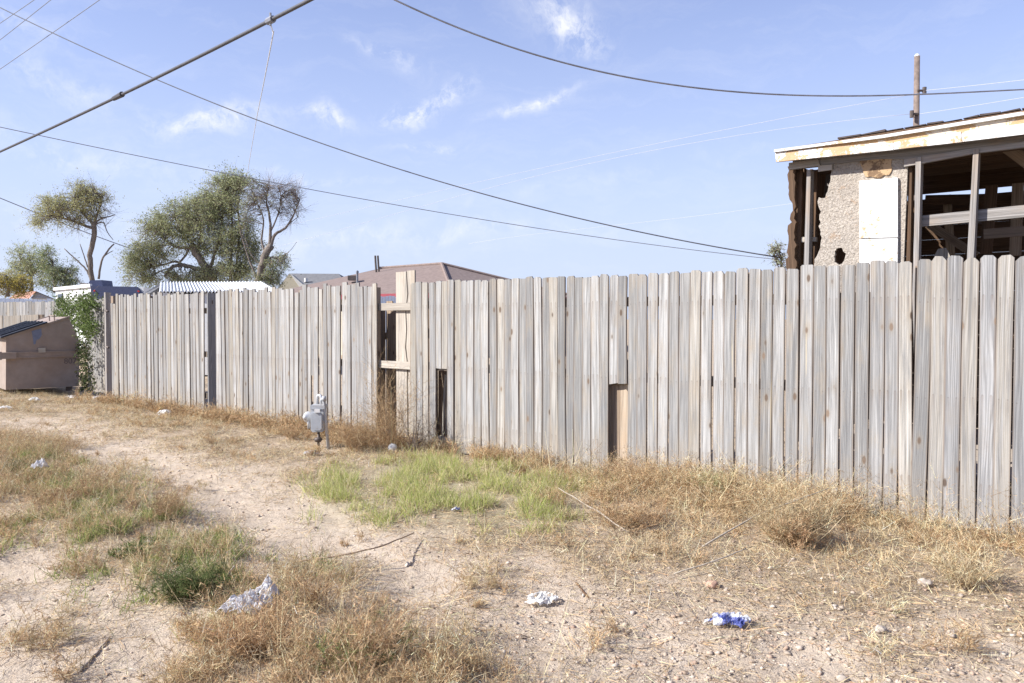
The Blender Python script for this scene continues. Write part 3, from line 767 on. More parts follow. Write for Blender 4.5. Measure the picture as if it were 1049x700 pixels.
mb = MB(); plank(mb, rag([(880, 160), (914, 158), (912, 178), (900, 183), (886, 180)], 1.2, 3), D - .012, .010); mb.build('rot_patch', M['rot'], house)
# white sheet in two pieces
mb = MB(); plank(mb, [(880, 185.5), (919.5, 182), (919.5, 243.2), (880.5, 244)], D - .03, .027); mb.build('white_sheet', M['panel'], house)
mb = MB(); plank(mb, [(880.5, 245), (919.5, 244.2), (919, SB), (880.5, SB)], D - .03, .027); mb.build('white_sheet', M['panel'], house)
# corner: rotten sheathing edge, stud, blocks
mb = MB(); plank(mb, rag([(806, 171), (814, 170), (815, 300), (804.5, 300), (807, 250), (806, 236), (810, 228), (812, 212), (807, 200), (809, 188)], 1.5, 4), D + .02, .05, .3)
plank(mb, rag([(812, 172), (822, 172), (820, 300), (812, 300)], .7, 9), D + .09, .03, .6); mb.build('corner_sheathing', M['darkwood'], house)
mb = MB(); plank(mb, [(822.5, 300), (826.5, 174), (830.5, 174), (827.5, 300)], D - .01, .09); mb.build('stud', M['stud'], house)
mb = MB(); plank(mb, [(833, 300), (834, 174), (837, 174), (836, 300)], D + .14, .09); mb.build('stud', M['darkwood'], house)
mb = MB(); plank(mb, [(815, 248.5), (836, 247.5), (836, 243), (815, 243)], D + .095, .04); mb.build('block', M['rail'], house)
mb = MB(); plank(mb, [(829, 241), (848, 239), (848, 231), (831, 232)], D + .32, .04); mb.build('block', M['stud'], house)
# open bay on the right: posts, beam
mb = MB(); plank(mb, [(938, 420), (934.5, 305), (936.3, 240), (938, 161), (943.5, 161), (941.5, 240), (940, 305), (942.5, 420)], D - .05, .09); po = mb.build('leaning_post', M['stud'], house)
mb = MB(); plank(mb, [(988.5, 300), (997, 153), (1002.5, 153), (996, 300)], D - .06, .09); mb.build('leaning_post', M['stud'], house)
mb = MB(); plank(mb, [(1094, 300), (1098, 135), (1104, 135), (1100, 300)], D - .06, .09); mb.build('leaning_post', M['stud'], house)
mb = MB(); plank(mb, [(941, 232.5), (1050, 222.5), (1160, 212), (1160, 198), (1050, 210), (941, 221.5)], D + .035, .04, .35); mb.build('beam', M['stud'], house)
mb = MB(); plank(mb, [(927.5, 300), (931, 166), (934.5, 166), (931.5, 300)], D + .02, .08); mb.build('stud', M['darkwood'], house)
# inside
cL = on_plane(808, 300, D); sLft = (cL - F0).dot(FX); sRgt = s_at(1160, D)
ztop = lambda s_: 2.98
mb = MB()
for k in range(14):                               # boards of the left side wall, upright
    a0 = D + .12 + k * .22; zt = 2.90 + .022 * k - R.random() * .03
    mb.box(FP(sLft, a0 + .1, zt / 2 + .1), FX * .012, FN * .105, Vector((0, 0, zt / 2 - .1)))
mb.build('side_wall', M['darkwood'], house)
dB = D + 3.2
slit_lo, slit_hi = z_at(1010, 197, dB), z_at(1010, 193.5, dB)
def back_boards(z0, z1):
    mb = MB(); zc = z0
    while zc < z1 - .03:
        hgt = min(R.uniform(.14, .19), z1 - zc)
        mb.box(FP((sLft + sRgt) / 2 - .9, dB + R.uniform(-.004, .004), zc + hgt / 2), FX * ((sLft - sRgt) / 2 + 1.0), FN * .012, Vector((0, 0, hgt / 2 - .0015)))
        zc += hgt
    mb.build('back_wall', M['darkwood'], house)
back_boards(.12, slit_lo); back_boards(slit_hi, 3.32)
mb = MB(); mb.box(FP(sRgt - 1.0, D + 1.7, 1.45), FX * .02, FN * 1.6, Vector((0, 0, 1.45))); mb.build('side_wall', M['darkwood'], house)
mb = MB(); mb.box(FP((sLft + sRgt) / 2, D + 1.6, .06), FX * ((sLft - sRgt) / 2), FN * 1.6, Vector((0, 0, .05))); mb.build('floor_slab', M['stone'], house)
sa = sRgt
while sa < sLft:
    mb = MB(); fr = (sLft - sa) / (sLft - sRgt)
    zt = eL.z + (eR.z - eL.z) * ((sLft - sa) / (sLft - sRgt)) - .13
    mb.box(FP(sa, D + 1.75, zt + .21), FX * .02, FN * 1.6 + Vector((0, 0, .17)), Vector((0, 0, .05))); mb.build('rafter', M['darkwood'], house); sa += .8
for k in range(10):
    mb = MB(); mb.box(FP((sLft + sRgt) / 2 - .5, D + .35 + k * .28, 2.86 + .03 * k), FX * ((sLft - sRgt) / 2 + .45), FN * .045, Vector((0, 0, .012))); mb.build('ceiling_strip', M['darkwood'], house)
mb = MB(); mb.box(FP(sLft - 1.9, D + 2.6, 1.95), FX * 1.9, FN * .02, Vector((0, 0, .07))); mb.build('beam', M['darkwood'], house)
mb = MB(); plank(mb, [(957, 262), (961, 255), (969, 254), (975, 266), (975, 300), (957, 300)], D + .35, .03, .4); mb.build('plywood_scrap', M['rail'], house)

for (xa, ya, xb, yb, d_, w_, m_) in ((1010, 260, 1016, 190, 1.6, .05, 'darkwood'), (1040, 262, 1043, 188, 2.2, .05, 'picket_back'), (952, 230, 1000, 262, 1.9, .04, 'picket_back'), (948, 205, 1049, 203, 2.4, .05, 'darkwood'),
        (1008, 240, 1060, 236, 1.2, .045, 'picket_back'), (970, 200, 974, 262, 2.6, .04, 'picket_back'), (1030, 150, 1060, 172, .7, .05, 'picket_back'), (845, 225, 850, 175, .9, .03, 'stud')):
    A = on_plane(xa, ya, D + d_ * .8); B_ = on_plane(xb, yb, D + d_ * .8); dv = B_ - A; sd_ = dv.cross(FN).normalized()
    mb = MB(); mb.box((A + B_) / 2, dv / 2, sd_ * w_, FN * .018); mb.build('loose_board', M[m_], house)
# ------------------------------------------------------------------ utility pole and the wires
pY = 24.0
pole = thing('utility_pole', 'brown wooden utility pole rising behind the derelict house', 'utility pole', (at(940, 300, pY).x, pY, 0))
pt = at(939.5, 57.5, pY); mb = MB(); mb.tube([(pt.x + .02, pY, -.3), (pt.x, pY, pt.z)], [.115, .08], 12); mb.build('shaft', M['pole'], pole, True)
mb = MB(); mb.tube([at(939.5, 58, pY), at(939.5, 55.6, pY)], [.09, .05], 8); mb.build('cap', M['wire_alu'], pole)
for (x0, x1, y) in ((940, 947, 93), (934, 941, 117)):
    mb = MB(); A = at(x0, y, pY - .13); B_ = at(x1, y, pY - .13); mb.tube([A, B_], .035, 6); mb.tube([B_ - Vector((0, 0, .1)), B_ + Vector((0, 0, .1))] if x1 > 942 else [A - Vector((0, 0, .1)), A + Vector((0, 0, .1))], .06, 8)
    mb.build('insulator_bracket', M['iron'], pole)

def wire(name, label, pts, Ya, Yb, r, m, cat='cable', n=60, parent=None):
    """a wire in the upright plane that spans its two ends; pts are sighted along it"""
    A = at(*pts[0], Ya); B_ = at(*pts[-1], Yb); A2, B2 = Vector((A.x, A.y)), Vector((B_.x, B_.y)); dv = B2 - A2
    P3 = []
    for (x, y) in pts:
        rd = cam_dir(x, y)   # solve (rd.x, rd.y) * t = A2 + dv * q
        det = rd.x * (-dv.y) + dv.x * rd.y; t = (A2.x * (-dv.y) + dv.x * A2.y) / det
        P3.append(Vector((0, 0, EYE)) + rd * t)
    q = [((Vector((p.x, p.y)) - A2).dot(dv)) / dv.length_squared for p in P3]; z = [p.z for p in P3]
    deg = min(3, len(pts) - 1); co = np.polyfit(q, z, deg)
    mb = MB(); mb.tube([(A.x + dv.x * f, A.y + dv.y * f, float(np.polyval(co, f))) for f in np.linspace(0, 1, n)], r, 8)
    o = mb.build(name, m, parent, True)
    if label: tag(o, label, cat)
    return o, (lambda f: Vector((A.x + dv.x * f, A.y + dv.y * f, float(np.polyval(co, f)))))
trunk = thing('trunk_cable', 'thick black cable crossing the upper left sky with a hook and splice', 'cable', (0, 10, 0))
_, fpos = wire('cable', None, [(-120, 212), (0, 155.5), (119, 100.5), (159, 79.5), (278, 21), (317, 0), (420, -54)], 20.5, 6.3, .018, M['cable'], parent=trunk)
def f_at_px(fp, px):
    lo, hi = 0., 1.
    for _ in range(40):
        m_ = (lo + hi) / 2
        if px_of(fp(m_))[0] < px: lo = m_
        else: hi = m_
    return fp(lo)
p278 = f_at_px(fpos, 277); p119 = f_at_px(fpos, 120)
dirc = (f_at_px(fpos, 282) - p278).normalized()
mb = MB(); mb.tube([p278 - dirc * .05, p278 + dirc * .05], .034, 8); mb.tube([p278 + Vector((0, 0, .07)), p278 - Vector((0, 0, .05))], .012, 6); mb.build('clamp', M['cable_grey'], trunk)
mb = MB(); mb.tube([p119 - dirc * .12, p119 + dirc * .16], [.028, .036], 8); mb.build('splice', M['cable'], trunk)
# pale drop wire from the clamp down to the far line
wire('span_wire', 'dark span wire sagging from upper left to the derelict house corner', [(-90, -40), (0, 11), (84, 50), (154, 78), (263, 119), (407, 170), (500, 199), (552, 217), (631, 238), (709, 250), (797, 259)], 12.5, 8.35, .0065, M['cable'])
_, f3 = wire('long_wire', 'thin dark wire crossing above the trees from left edge to right house', [(-90, 112), (0, 130), (94, 148), (191, 170), (350, 201), (500, 226), (605, 243), (709, 256), (793, 264), (900, 276)], 19, 26, .0095, M['cable_grey'])
pe = f_at_px(f3, 253)
pa = p278 - Vector((0, 0, .04)); Yc = pa.y
pts = [pa, at(279.5, 33, Yc + .05), at(279, 39, Yc + .2), at(270, 86, Yc + 3.2), at(263, 121, Yc + 6.5), at(256, 162, Yc + 10.5), pe]
mb = MB(); sm_ = []
for i in range(len(pts) - 1):
    p0, p1, p2, p3 = pts[max(i - 1, 0)], pts[i], pts[i + 1], pts[min(i + 2, len(pts) - 1)]
    for k in range(6):
        t = k / 6; sm_.append(.5 * ((2 * p1) + (p2 - p0) * t + (2 * p0 - 5 * p1 + 4 * p2 - p3) * t * t + (3 * p1 - p0 - 3 * p2 + p3) * t ** 3))
sm_.append(pts[-1]); mb.tube(sm_, .0065, 6)
tag(mb.build('drop_wire', M['wire_alu'], None, True), 'pale drop wire hanging from the hook of the thick cable', 'cable')
wire('service_cable', 'grey twisted service cable sagging across upper right sky in front of pole', [(340, -36), (404, 0), (436, 16), (486, 37), (547, 56), (631, 76), (709, 89), (788, 95), (877, 98), (945, 98), (1049, 93), (1120, 88)], 9.0, 11.5, .0105, M['cable_service'])
for lab, pts, Ya, Yb, r in (
    ('thin power wire, uppermost at the upper left corner', [(-60, 63), (0, 24), (35, 0), (90, -40)], 24, 17, .008),
    ('thin power wire, middle of three at the upper left corner', [(-60, 84), (0, 41), (52, 0), (100, -38)], 24, 17, .008),
    ('thin power wire, lowest and longest of three at upper left corner', [(-60, 112), (0, 71), (102, 0), (150, -34)], 24, 17, .008)):
    tag(wire('power_wire', lab, pts, Ya, Yb, r, M['cable_grey'])[0], group='power wires at the upper left')
wire('garden_wire', 'thin wire passing behind the tall lopsided tree at the left edge', [(-60, 179), (0, 202), (33, 217), (100, 244), (130, 252), (190, 272)], 40, 44, .022, M['cable_grey'])
for lab, pts, Ya, Yb in (
    ('pale wire from the upper bracket of the pole to the left', [(120, 262), (552, 173), (709, 139), (860, 112), (940, 95)], 60, 23.9),
    ('pale wire from the lower bracket of the pole to the left', [(120, 268), (500, 193), (709, 147), (860, 124), (935, 117)], 60, 23.9),
    ('pale wire running right from the upper bracket of the pole', [(946, 93), (1000, 87.5), (1049, 82), (1140, 70)], 23.9, 19),
    ('pale wire running right from the lower bracket of the pole', [(941, 117), (1000, 108), (1049, 100), (1140, 85)], 23.9, 19),
    ('very faint pale wire low in the sky left of the derelict house', [(480, 250), (657, 228), (809, 209), (870, 200)], 60, 30)):
    tag(wire('pole_wire', lab, pts, Ya, Yb, .0065, M['wire_thin'])[0], group='pale wires at the pole')

# ------------------------------------------------------------------ dumpster
DT = Vector((.74, .67, 0)).normalized(); DU = Vector((-DT.y, DT.x, 0))
DC = Vector((-9.49, 14.9, 0))
dz = gz(DC.x, DC.y) - .01
dump = thing('dumpster', 'tan steel dumpster with black lid and blue grey patch', 'dumpster', DC + DT * .6 + DU * .8)
DL = 1.75
def DP(t, u, z): return DC + DT * t + DU * u + Vector((0, 0, z + dz))
side = [(0, .10), (1.24, .10), (1.27, .99), (1.08, 1.45), (0.02, 1.07)]
mb = MB(); mb.prism([DP(t, 0, z) for t, z in side], DU * DL); dbody = mb.build('body', M['dumpster'], dump)
mb = MB()
for zc in (.70, .795): mb.prism([DP(.1, -.03, zc - .012), DP(1.26, -.03, zc - .012), DP(1.26, -.03, zc + .012), DP(.1, -.03, zc + .012)], DU * .03)
mb.prism([DP(.12, -.022, .712), DP(1.25, -.022, .712), DP(1.25, -.022, .783), DP(.12, -.022, .783)], DU * .022)
mb.build('side_channel', M['dumpster'], dump)
mb = MB(); mb.box(DP(.02, -.05, .745), DT * .14, DU * .05, Vector((0, 0, .06))); mb.box(DP(-.10, -.052, .745), DT * .03, DU * .055, Vector((0, 0, .075))); mb.build('fork_pocket', M['dumpster'], dump)
mb = MB(); mb.box(DP(.60, -.034, .83), DT * .06, DU * .004, Vector((0, 0, .045))); mb.build('plate', M['rail'], dbody)
sl_ = (1.45 - 1.07) / 1.06
def ztp(t): return 1.07 + sl_ * (t - .02)
mb = MB()
for u in (-.02, DL - .02): mb.prism([DP(-.02, u, ztp(-.02)), DP(1.10, u, ztp(1.10)), DP(1.10, u, ztp(1.10) + .035), DP(-.02, u, ztp(-.02) + .035)], DU * .04)
mb.prism([DP(.62, .02, ztp(.62) + .002), DP(1.09, .02, ztp(1.09) + .002), DP(1.09, .02, ztp(1.09) + .02), DP(.62, .02, ztp(.62) + .02)], DU * (DL - .04))
tfr = mb.build('top_frame', M['dumpster'], dump)
for uu in (0, 1):
    mb = MB(); u0 = -.045 + uu * DL / 2; wl = DL / 2 + .03
    mb.prism([DP(-.07, u0, ztp(-.07) + .03), DP(.70, u0, ztp(.70) + .038), DP(.70, u0, ztp(.70) + .066), DP(-.07, u0, ztp(-.07) + .062)], DU * wl)
    for k in range(3):
        uc = u0 + wl * (.2 + .3 * k); mb.prism([DP(-.05, uc, ztp(-.05) + .064), DP(.66, uc, ztp(.66) + .067), DP(.66, uc, ztp(.66) + .095), DP(-.05, uc, ztp(-.05) + .09)], DU * .06)
    mb.build('lid', M['dump_lid'], dump)
mb = MB(); mb.tube([DP(.85, .10, ztp(.85) + .02), DP(.85, .10, ztp(.85) + .13), DP(.85, .5, ztp(.85) + .13), DP(.85, .5, ztp(.85) + .02)], .012, 6); mb.build('hatch_handle', M['dumpster'], tfr)
mb = MB(); mb.prism([DP(t, -.004, z) for t, z in ((.44, 1.20), (.60, 1.25), (.61, 1.12), (.56, 1.04), (.52, 1.03), (.50, .95), (.47, .94), (.46, 1.05))], DU * .003); mb.build('paint_patch', M['dump_patch'], dbody)
fc = bpy.data.curves.new('number', 'FONT'); fc.body = '807'; fc.size = .15; fc.extrude = .001; fc.materials.append(M['ink'])
ftmp = bpy.data.objects.new('number_text', fc); COL.objects.link(ftmp); bpy.context.view_layer.update()
fme = bpy.data.meshes.new_from_object(ftmp.evaluated_get(bpy.context.evaluated_depsgraph_get())); bpy.data.objects.remove(ftmp); bpy.data.curves.remove(fc)
fo = bpy.data.objects.new('number', fme); COL.objects.link(fo); fo.parent = dbody
fo.location = DP(.98, -.004, .555) - dump.location; fo.rotation_euler = (math.radians(90), 0, math.atan2(DT.y, DT.x))
for t in (.15, 1.1):
    for u in (.15, DL - .15):
        mb = MB(); mb.lathe(DP(t, u, .01), (0, 0, 1), [(0, .06), (.10, .06)], 10); mb.build('foot', M['iron'], dump)

# ------------------------------------------------------------------ gas meter
gm0 = ground_pt(326, 458); gm0.z = gz(gm0.x, gm0.y)
meter = thing('gas_meter', 'grey gas meter with regulator and bent pipe standing before the fence', 'gas meter', gm0)
mY = gm0.y
def G(px, py, dy=0): return at(px, py, mY + dy)
ux = Vector((1, 0, 0)); 
def rbox(mb, c, hx, hy, hz, bev):
    prof = [(-hx + bev, -hz), (hx - bev, -hz), (hx, -hz + bev), (hx, hz - bev), (hx - bev, hz), (-hx + bev, hz), (-hx, hz - bev), (-hx, -hz + bev)]
    mb.prism([Vector(c) + Vector((x, -hy, z)) for x, z in prof], Vector((0, 2 * hy, 0)))
kx = mY / F
mb = MB(); c = G(326.5, 429); rbox(mb, c, 6.6 * kx, .075, 13 * kx, .02); rbox(mb, c + Vector((0, -.088, -.02)), 5.2 * kx, .018, 9 * kx, .02); gbody = mb.build('body', M['meter'], meter)
mb = MB(); rbox(mb, G(327, 416.5), 7.4 * kx, .085, .022, .008); mb.build('top_cover', M['meter'], meter)
mb = MB(); r = G(316.2, 428); mb.lathe(r + Vector((0, .05, 0)), (-.35, -1, .1), [(-.03, .03), (0, .045), (.01, .062), (.035, .065), (.055, .05), (.09, .03), (.11, .02)], 14)
mb.lathe(r, (0, 0, 1), [(-.12, .016), (.02, .02)], 8); mb.build('regulator', M['meter_alu'], meter, True)
def bent(mb, pts, rr, n=10):
    out = []
    for i, p in enumerate(pts):
        if 0 < i < len(pts) - 1:
            a_ = (pts[i - 1] - p); b_ = (pts[i + 1] - p); k = min(.035, a_.length * .45, b_.length * .45)
            A = p + a_.normalized() * k; B_ = p + b_.normalized() * k
            for f in (0, .33, .66, 1): out.append(A * (1 - f) ** 2 + p * 2 * f * (1 - f) + B_ * f * f)
        else: out.append(p)
    mb.tube(out, rr, n)
mb = MB(); bent(mb, [G(329, 417), G(329, 405.5, .01), G(325.5, 405.0, .03), G(325, 416, .05)], .017); mb.build('union_pipe', M['meter_alu'], meter, True)
mb = MB(); bot = G(337, 464, -.06); bot.z = gz(bot.x, bot.y) - .05; bent(mb, [G(329, 411, -.02), G(331.5, 407, -.05), bot], .018); mb.lathe(G(332, 408, -.06), (.1, 0, -1), [(-.02, .024), (.03, .024)], 8); mb.build('riser_pipe', M['meter'], meter, True)
mb = MB(); b2 = G(326, 456); b2.z = gz(b2.x, b2.y) - .05; mb.tube([G(326.5, 441), b2], .015, 8); mb.lathe(G(326, 450), (0, 0, 1), [(-.03, .03), (.0, .05), (.02, .03)], 10); mb.build('valve', M['iron'], meter, True)
mb = MB(); rbox(mb, G(325, 421, -.11), .03, .008, .02, .004); mb.build('dial', M['panel'], gbody)

# ------------------------------------------------------------------ far houses, fences, trailer, shed
M['roof_brown'] = plain('brown_shingles', (.215, .165, .145), .9, var=.22, scale=6, bmp=.3)
M['roof_grey'] = plain('grey_shingles', (.17, .17, .175), .9, var=.2, scale=6)
M['cream'] = plain('cream_siding', (.52, .48, .38), .8, var=.08)
M['redtrim'] = plain('red_trim', (.28, .06, .075), .6, var=.1)
M['bluefence'] = plain('blue_grey_metal', (.30, .34, .43), .5, var=.08)
M['corr'] = plain('galvanised', (.60, .62, .64), .4, .35, var=.08)
M['trailer_w'] = plain('trailer_white', (.66, .66, .65), .5, var=.08)
M['trailer_b'] = plain('trailer_blue', (.05, .06, .115), .45, var=.1)
M['glass'] = plain('dark_glass', (.04, .05, .06), .15, var=.1, bmp=0)
M['redroof'] = plain('rusty_roof', (.36, .19, .14), .85, var=.2)
M['redlamp'] = plain('red_lens', (.5, .04, .03), .3, var=.05, bmp=0)
M['whitetrim'] = plain('white_trim', (.70, .69, .66), .6, var=.06)
def hexa(mb, bottom, top): # two quads
    vs = list(bottom) + list(top); mb.add(vs, [(3, 2, 1, 0), (4, 5, 6, 7)] + [(i, (i + 1) % 4, (i + 1) % 4 + 4, i + 4) for i in range(4)])
# brown hipped house
hY = 30.0; hb = thing('brown_house', 'house with brown hipped shingle roof and two leaning vent pipes', 'house', at(420, 327, hY) - Vector((0, 0, EYE)))
def H(px, py, dy=0): return at(px, py, hY + dy)
eave = 300.0
roof = MB(); e0 = H(296, 300, 0); e1 = H(520, 298, -1); 
ze = 2.35; zr = H(455, 271, 5).z
P_fl = Vector((H(262, 300, 3).x, hY + 3, ze)); P_fm = Vector((H(463, 300, -2).x, hY - 2, ze)); P_fr = Vector((H(592, 300, 5).x, hY + 5, ze)); P_bl = Vector((H(300, 300, 16).x, hY + 16, ze)); P_br = Vector((H(580, 300, 17).x, hY + 17, ze))
rA = H(388, 275.5, 8); rB = H(452.5, 271, 4.5); rA.z = rA.z
roof.add([P_fl, P_fm, P_fr, P_br, P_bl, rA, rB], [(0, 1, 6, 5), (1, 2, 6), (2, 3, 5, 6), (3, 4, 5), (4, 0, 5), (0, 4, 3, 2, 1)]); hroof = roof.build('roof', M['roof_brown'], hb)
wl = MB(); ins = Vector(((P_fl.x + P_br.x) / 2, hY + 7, 0))
ring = [(p + (ins - Vector((p.x, p.y, 0))).normalized() * .5) for p in (P_fl, P_fm, P_fr, P_br, P_bl)]
wl.prism([Vector((p.x, p.y, 0)) for p in ring], Vector((0, 0, ze - .02))); wl.build('wall', M['cream'], hb)
rb_ = MB(); cap = [rA, rB]; rb_.tube([P_fm + Vector((0, 0, .03)), rB + Vector((0, 0, .03)), rA + Vector((0, 0, .03))], .07, 6); rb_.tube([P_fr + Vector((0, 0, .03)), rB + Vector((0, 0, .03))], .07, 6); rb_.build('ridge_cap', M['roof_brown'], hb)
fs_ = MB()
for a_, b_ in ((P_fl, P_fm), (P_fm, P_fr)):
    dv = (b_ - a_); nrm = Vector((dv.y, -dv.x, 0)).normalized(); fs_.prism([a_ + nrm * .01, b_ + nrm * .01, b_ + nrm * .01 - Vector((0, 0, .18)), a_ + nrm * .01 - Vector((0, 0, .18))], nrm * .03)
fs_.build('fascia', M['redtrim'], hb)
for x0, x1 in ((385.5, 384.3), (388.3, 387)):
    mb = MB(); mb.tube([H(x0, 281, 6), H(x1, 262, 6)], .045, 8); mb.build('vent_pipe', M['iron'], hroof)
mb = MB(); mb.box(H(361.5, 285, 3), Vector((.18, 0, 0)), Vector((0, .18, 0)), Vector((0, 0, .10))); mb.build('roof_vent', M['iron'], hroof)
mb = MB(); mb.box(H(458.5, 273.2, 5), Vector((.13, 0, 0)), Vector((0, .13, 0)), Vector((0, 0, .06))); mb.build('roof_vent', M['iron'], hroof)
# grey-roofed house left of it
hY2 = 42.0; hg = thing('grey_roof_house', 'low house with grey shingle roof and pale gable beside the brown roof', 'house', Vector((at(315, 327, hY2).x, hY2 + 3, 0)))
def H2(px, py, dy=0): return at(px, py, hY2 + dy)
a0, a1, a2 = H2(284, 299), H2(297, 280.5, 2), H2(315, 299)
rb0, rb1 = H2(349, 280.8, 2), H2(362, 299)
mb = MB(); mb.add([H2(282, 299, 0), H2(296, 280.3, 3), rb1, H2(347, 280.6, 3), H2(282, 299, 8), rb1 + Vector((0, 8, 0))], [(0, 2, 3, 1), (1, 3, 5, 4), (0, 1, 4), (2, 5, 3), (0, 4, 5, 2)]); mb.build('roof', M['roof_grey'], hg)
mb = MB(); mb.prism([H2(283, 299, -1.2), H2(296, 281, -1.2), H2(314.5, 297, -1.2), H2(314.5, 300, -1.2)], Vector((0, 1.0, 0))); mb.build('gable', M['cream'], hg)
mb = MB(); mb.prism([H2(297, 280.5, -1.25), H2(298.2, 281, -1.25), H2(317, 297.5, -1.25), H2(309, 297.5, -1.25)], Vector((0, .05, 0))); mb.build('verge_board', M['whitetrim'], hg)
xl, xr = H2(285, 300).x, H2(358, 300).x
mb = MB(); mb.prism([(xl, hY2 + .05, 0), (xr, hY2 + .05, 0), (xr, hY2 + .05, H2(300, 299.2).z), (xl, hY2 + .05, H2(300, 299.2).z)], Vector((0, 7.5, 0))); mb.build('wall', M['cream'], hg)
mb = MB(); mb.tube([H2(313.5, 289, 1.5), H2(313.5, 285, 1.5)], .10, 8); mb.build('roof_vent', M['whitetrim'], hg)
# metal-roofed shed
sY = 20.0; sh = thing('metal_roof_shed', 'shed with pale corrugated metal roof behind the left fence', 'shed', Vector((at(212, 327, sY).x, sY + 1.5, 0)))
def S_(px, py, dy=0): return at(px, py, sY + dy)
eL_, eR_ = S_(163, 300), S_(285, 300); rL, rR = S_(164, 290, 1.6), S_(268, 291.5, 1.6)
rL.z = rR.z = S_(166, 290.2, 1.6).z
mb = MB(); nC = 34
for i in range(nC):
    f0 = i / nC; f1 = (i + .5) / nC; f2 = (i + 1) / nC
    for (fa, fb, ha, hb2) in ((f0, f1, 0, .06), (f1, f2, .06, 0)):
        A, B_ = eL_.lerp(eR_, fa), eL_.lerp(eR_, fb); C_, D_ = rL.lerp(rR, fb), rL.lerp(rR, fa)
        mb.prism([A + Vector((0, 0, ha)), B_ + Vector((0, 0, hb2)), C_ + Vector((0, 0, hb2)), D_ + Vector((0, 0, ha))], Vector((0, .01, -.02)))
mb.prism([rL, rR, rR + Vector((0, 1.7, -.35)), rL + Vector((0, 1.7, -.35))], Vector((0, 0, -.02)))
mb.build('roof', M['corr'], sh)
gL = S_(150, 300, -.3)
mb = MB(); mb.prism([S_(163.5, 300, .02), S_(164.5, 291, 1.55), eL_ + Vector((0, 3.2, 0))], Vector((.03, 0, 0))); mb.build('gable', M['trailer_w'], sh)
mb = MB(); mb.prism([S_(146.5, 301.5, .4), S_(165, 289.6, 1.6), S_(168, 290.2, 1.6), S_(168, 291.2, 1.6), S_(152, 301.5, .4)], Vector((0, .5, 0))); mb.build('barge_board', M['roof_grey'], sh)
mb = MB(); zb = eL_.z - .03; mb.prism([(eL_.x + .1, sY + .1, 0), (eR_.x - .1, sY + .1, 0), (eR_.x - .1, sY + .1, zb), (eL_.x + .1, sY + .1, zb)], Vector((0, 3.0, 0))); mb.build('wall', M['trailer_w'], sh)
# camper trailer
tY = 22.0; tr_ = thing('camper_trailer', 'white camper trailer with dark blue rear panel and roof box', 'trailer', Vector((at(100, 327, tY).x, tY + 1, 0)))
def T_(px, py, dy=0): return at(px, py, tY + dy)
b0, b1 = T_(93, 293), T_(145, 294); zlo = .55
mb = MB(); mb.prism([Vector((b0.x, tY, zlo)), Vector((b1.x + .05, tY, zlo)), Vector((b1.x + .05, tY, b1.z - .25)), Vector((b1.x - .15, tY, b1.z)), Vector((b0.x, tY, b0.z))], Vector((0, .12, 0))); mb.build('rear_panel', M['trailer_b'], tr_)
sw = T_(57, 294.5, 2.8); mb = MB(); zt = b0.z - .03
mb.prism([Vector((b0.x - .02, tY + .125, zlo)), Vector((b1.x, tY + .125, zlo)), Vector((b1.x - 1.2, tY + 5, zlo)), Vector((sw.x, tY + 2.8, zlo))], Vector((0, 0, zt - zlo))); mb.build('body', M['trailer_w'], tr_)
nside = Vector((b0.x - sw.x, -2.7, 0)).normalized(); nout = Vector((-abs(nside.y), -abs(nside.x), 0)).normalized()
def TS(f, z): p = Vector((b0.x - .02, tY + .125, 0)).lerp(Vector((sw.x, tY + 2.8, 0)), f); return Vector((p.x, p.y, z)) + nout * .006
mb = MB(); mb.prism([TS(.78, zt - .55), TS(.92, zt - .55), TS(.92, zt - .12), TS(.78, zt - .12)], nout * .02); mb.build('window', M['glass'], tr_)
mb = MB(); mb.prism([TS(0, zt), TS(1, zt), TS(1, zt + .09), TS(0, zt + .09)], nout * .06); mb.build('awning_rail', M['whitetrim'], tr_)
mb = MB(); mb.prism([T_(89.5, 293.3, .6), T_(105, 293.3, .6), T_(104, 287, .6), T_(92, 287.4, .6)], Vector((0, .6, 0))); mb.build('roof_box', M['trailer_b'], tr_)
for x, y in ((97, 298), (142, 298.5)):
    mb = MB(); mb.lathe(T_(x, y, .0), (0, -1, 0), [(0, .022), (.03, .022)], 8); mb.build('marker_lamp', M['redlamp'], tr_)
for wx_ in (b0.x + .3, b1.x - .3):
    mb = MB(); mb.lathe((wx_ - .1, tY + 1.2, .33), (1, 0, 0), [(0, .33), (.2, .33)], 16); mb.build('wheel', M['dump_lid'], tr_)
# small house far left
vY = 55.0; vh = thing('small_house', 'small far house with rusty red roof and white gable at left edge', 'house', Vector((at(30, 327, vY).x, vY + 3, 0)))
def V_(px, py, dy=0): return at(px, py, vY + dy)
mb = MB(); mb.prism([V_(31, 306), V_(54, 306), V_(37, 299.2)], Vector((0, .2, 0))); mb.build('gable', M['bluefence'], vh)
mb = MB(); mb.add([V_(9, 306, 5), V_(30, 306, -.2), V_(36.8, 298.4, -.2), V_(19, 299, 5), V_(55, 306, -.2), V_(54, 306, 6)], [(0, 1, 2, 3), (2, 4, 5, 3)]); mb.build('roof', M['redroof'], vh)
mb = MB(); p, q = V_(31, 306, .0), V_(54, 306, .0); mb.prism([(p.x, vY + .2, 0), (q.x, vY + .2, 0), (q.x, vY + .2, p.z), (p.x, vY + .2, p.z)], Vector((-.5, 5, 0))); mb.build('wall', M['trailer_w'], vh)
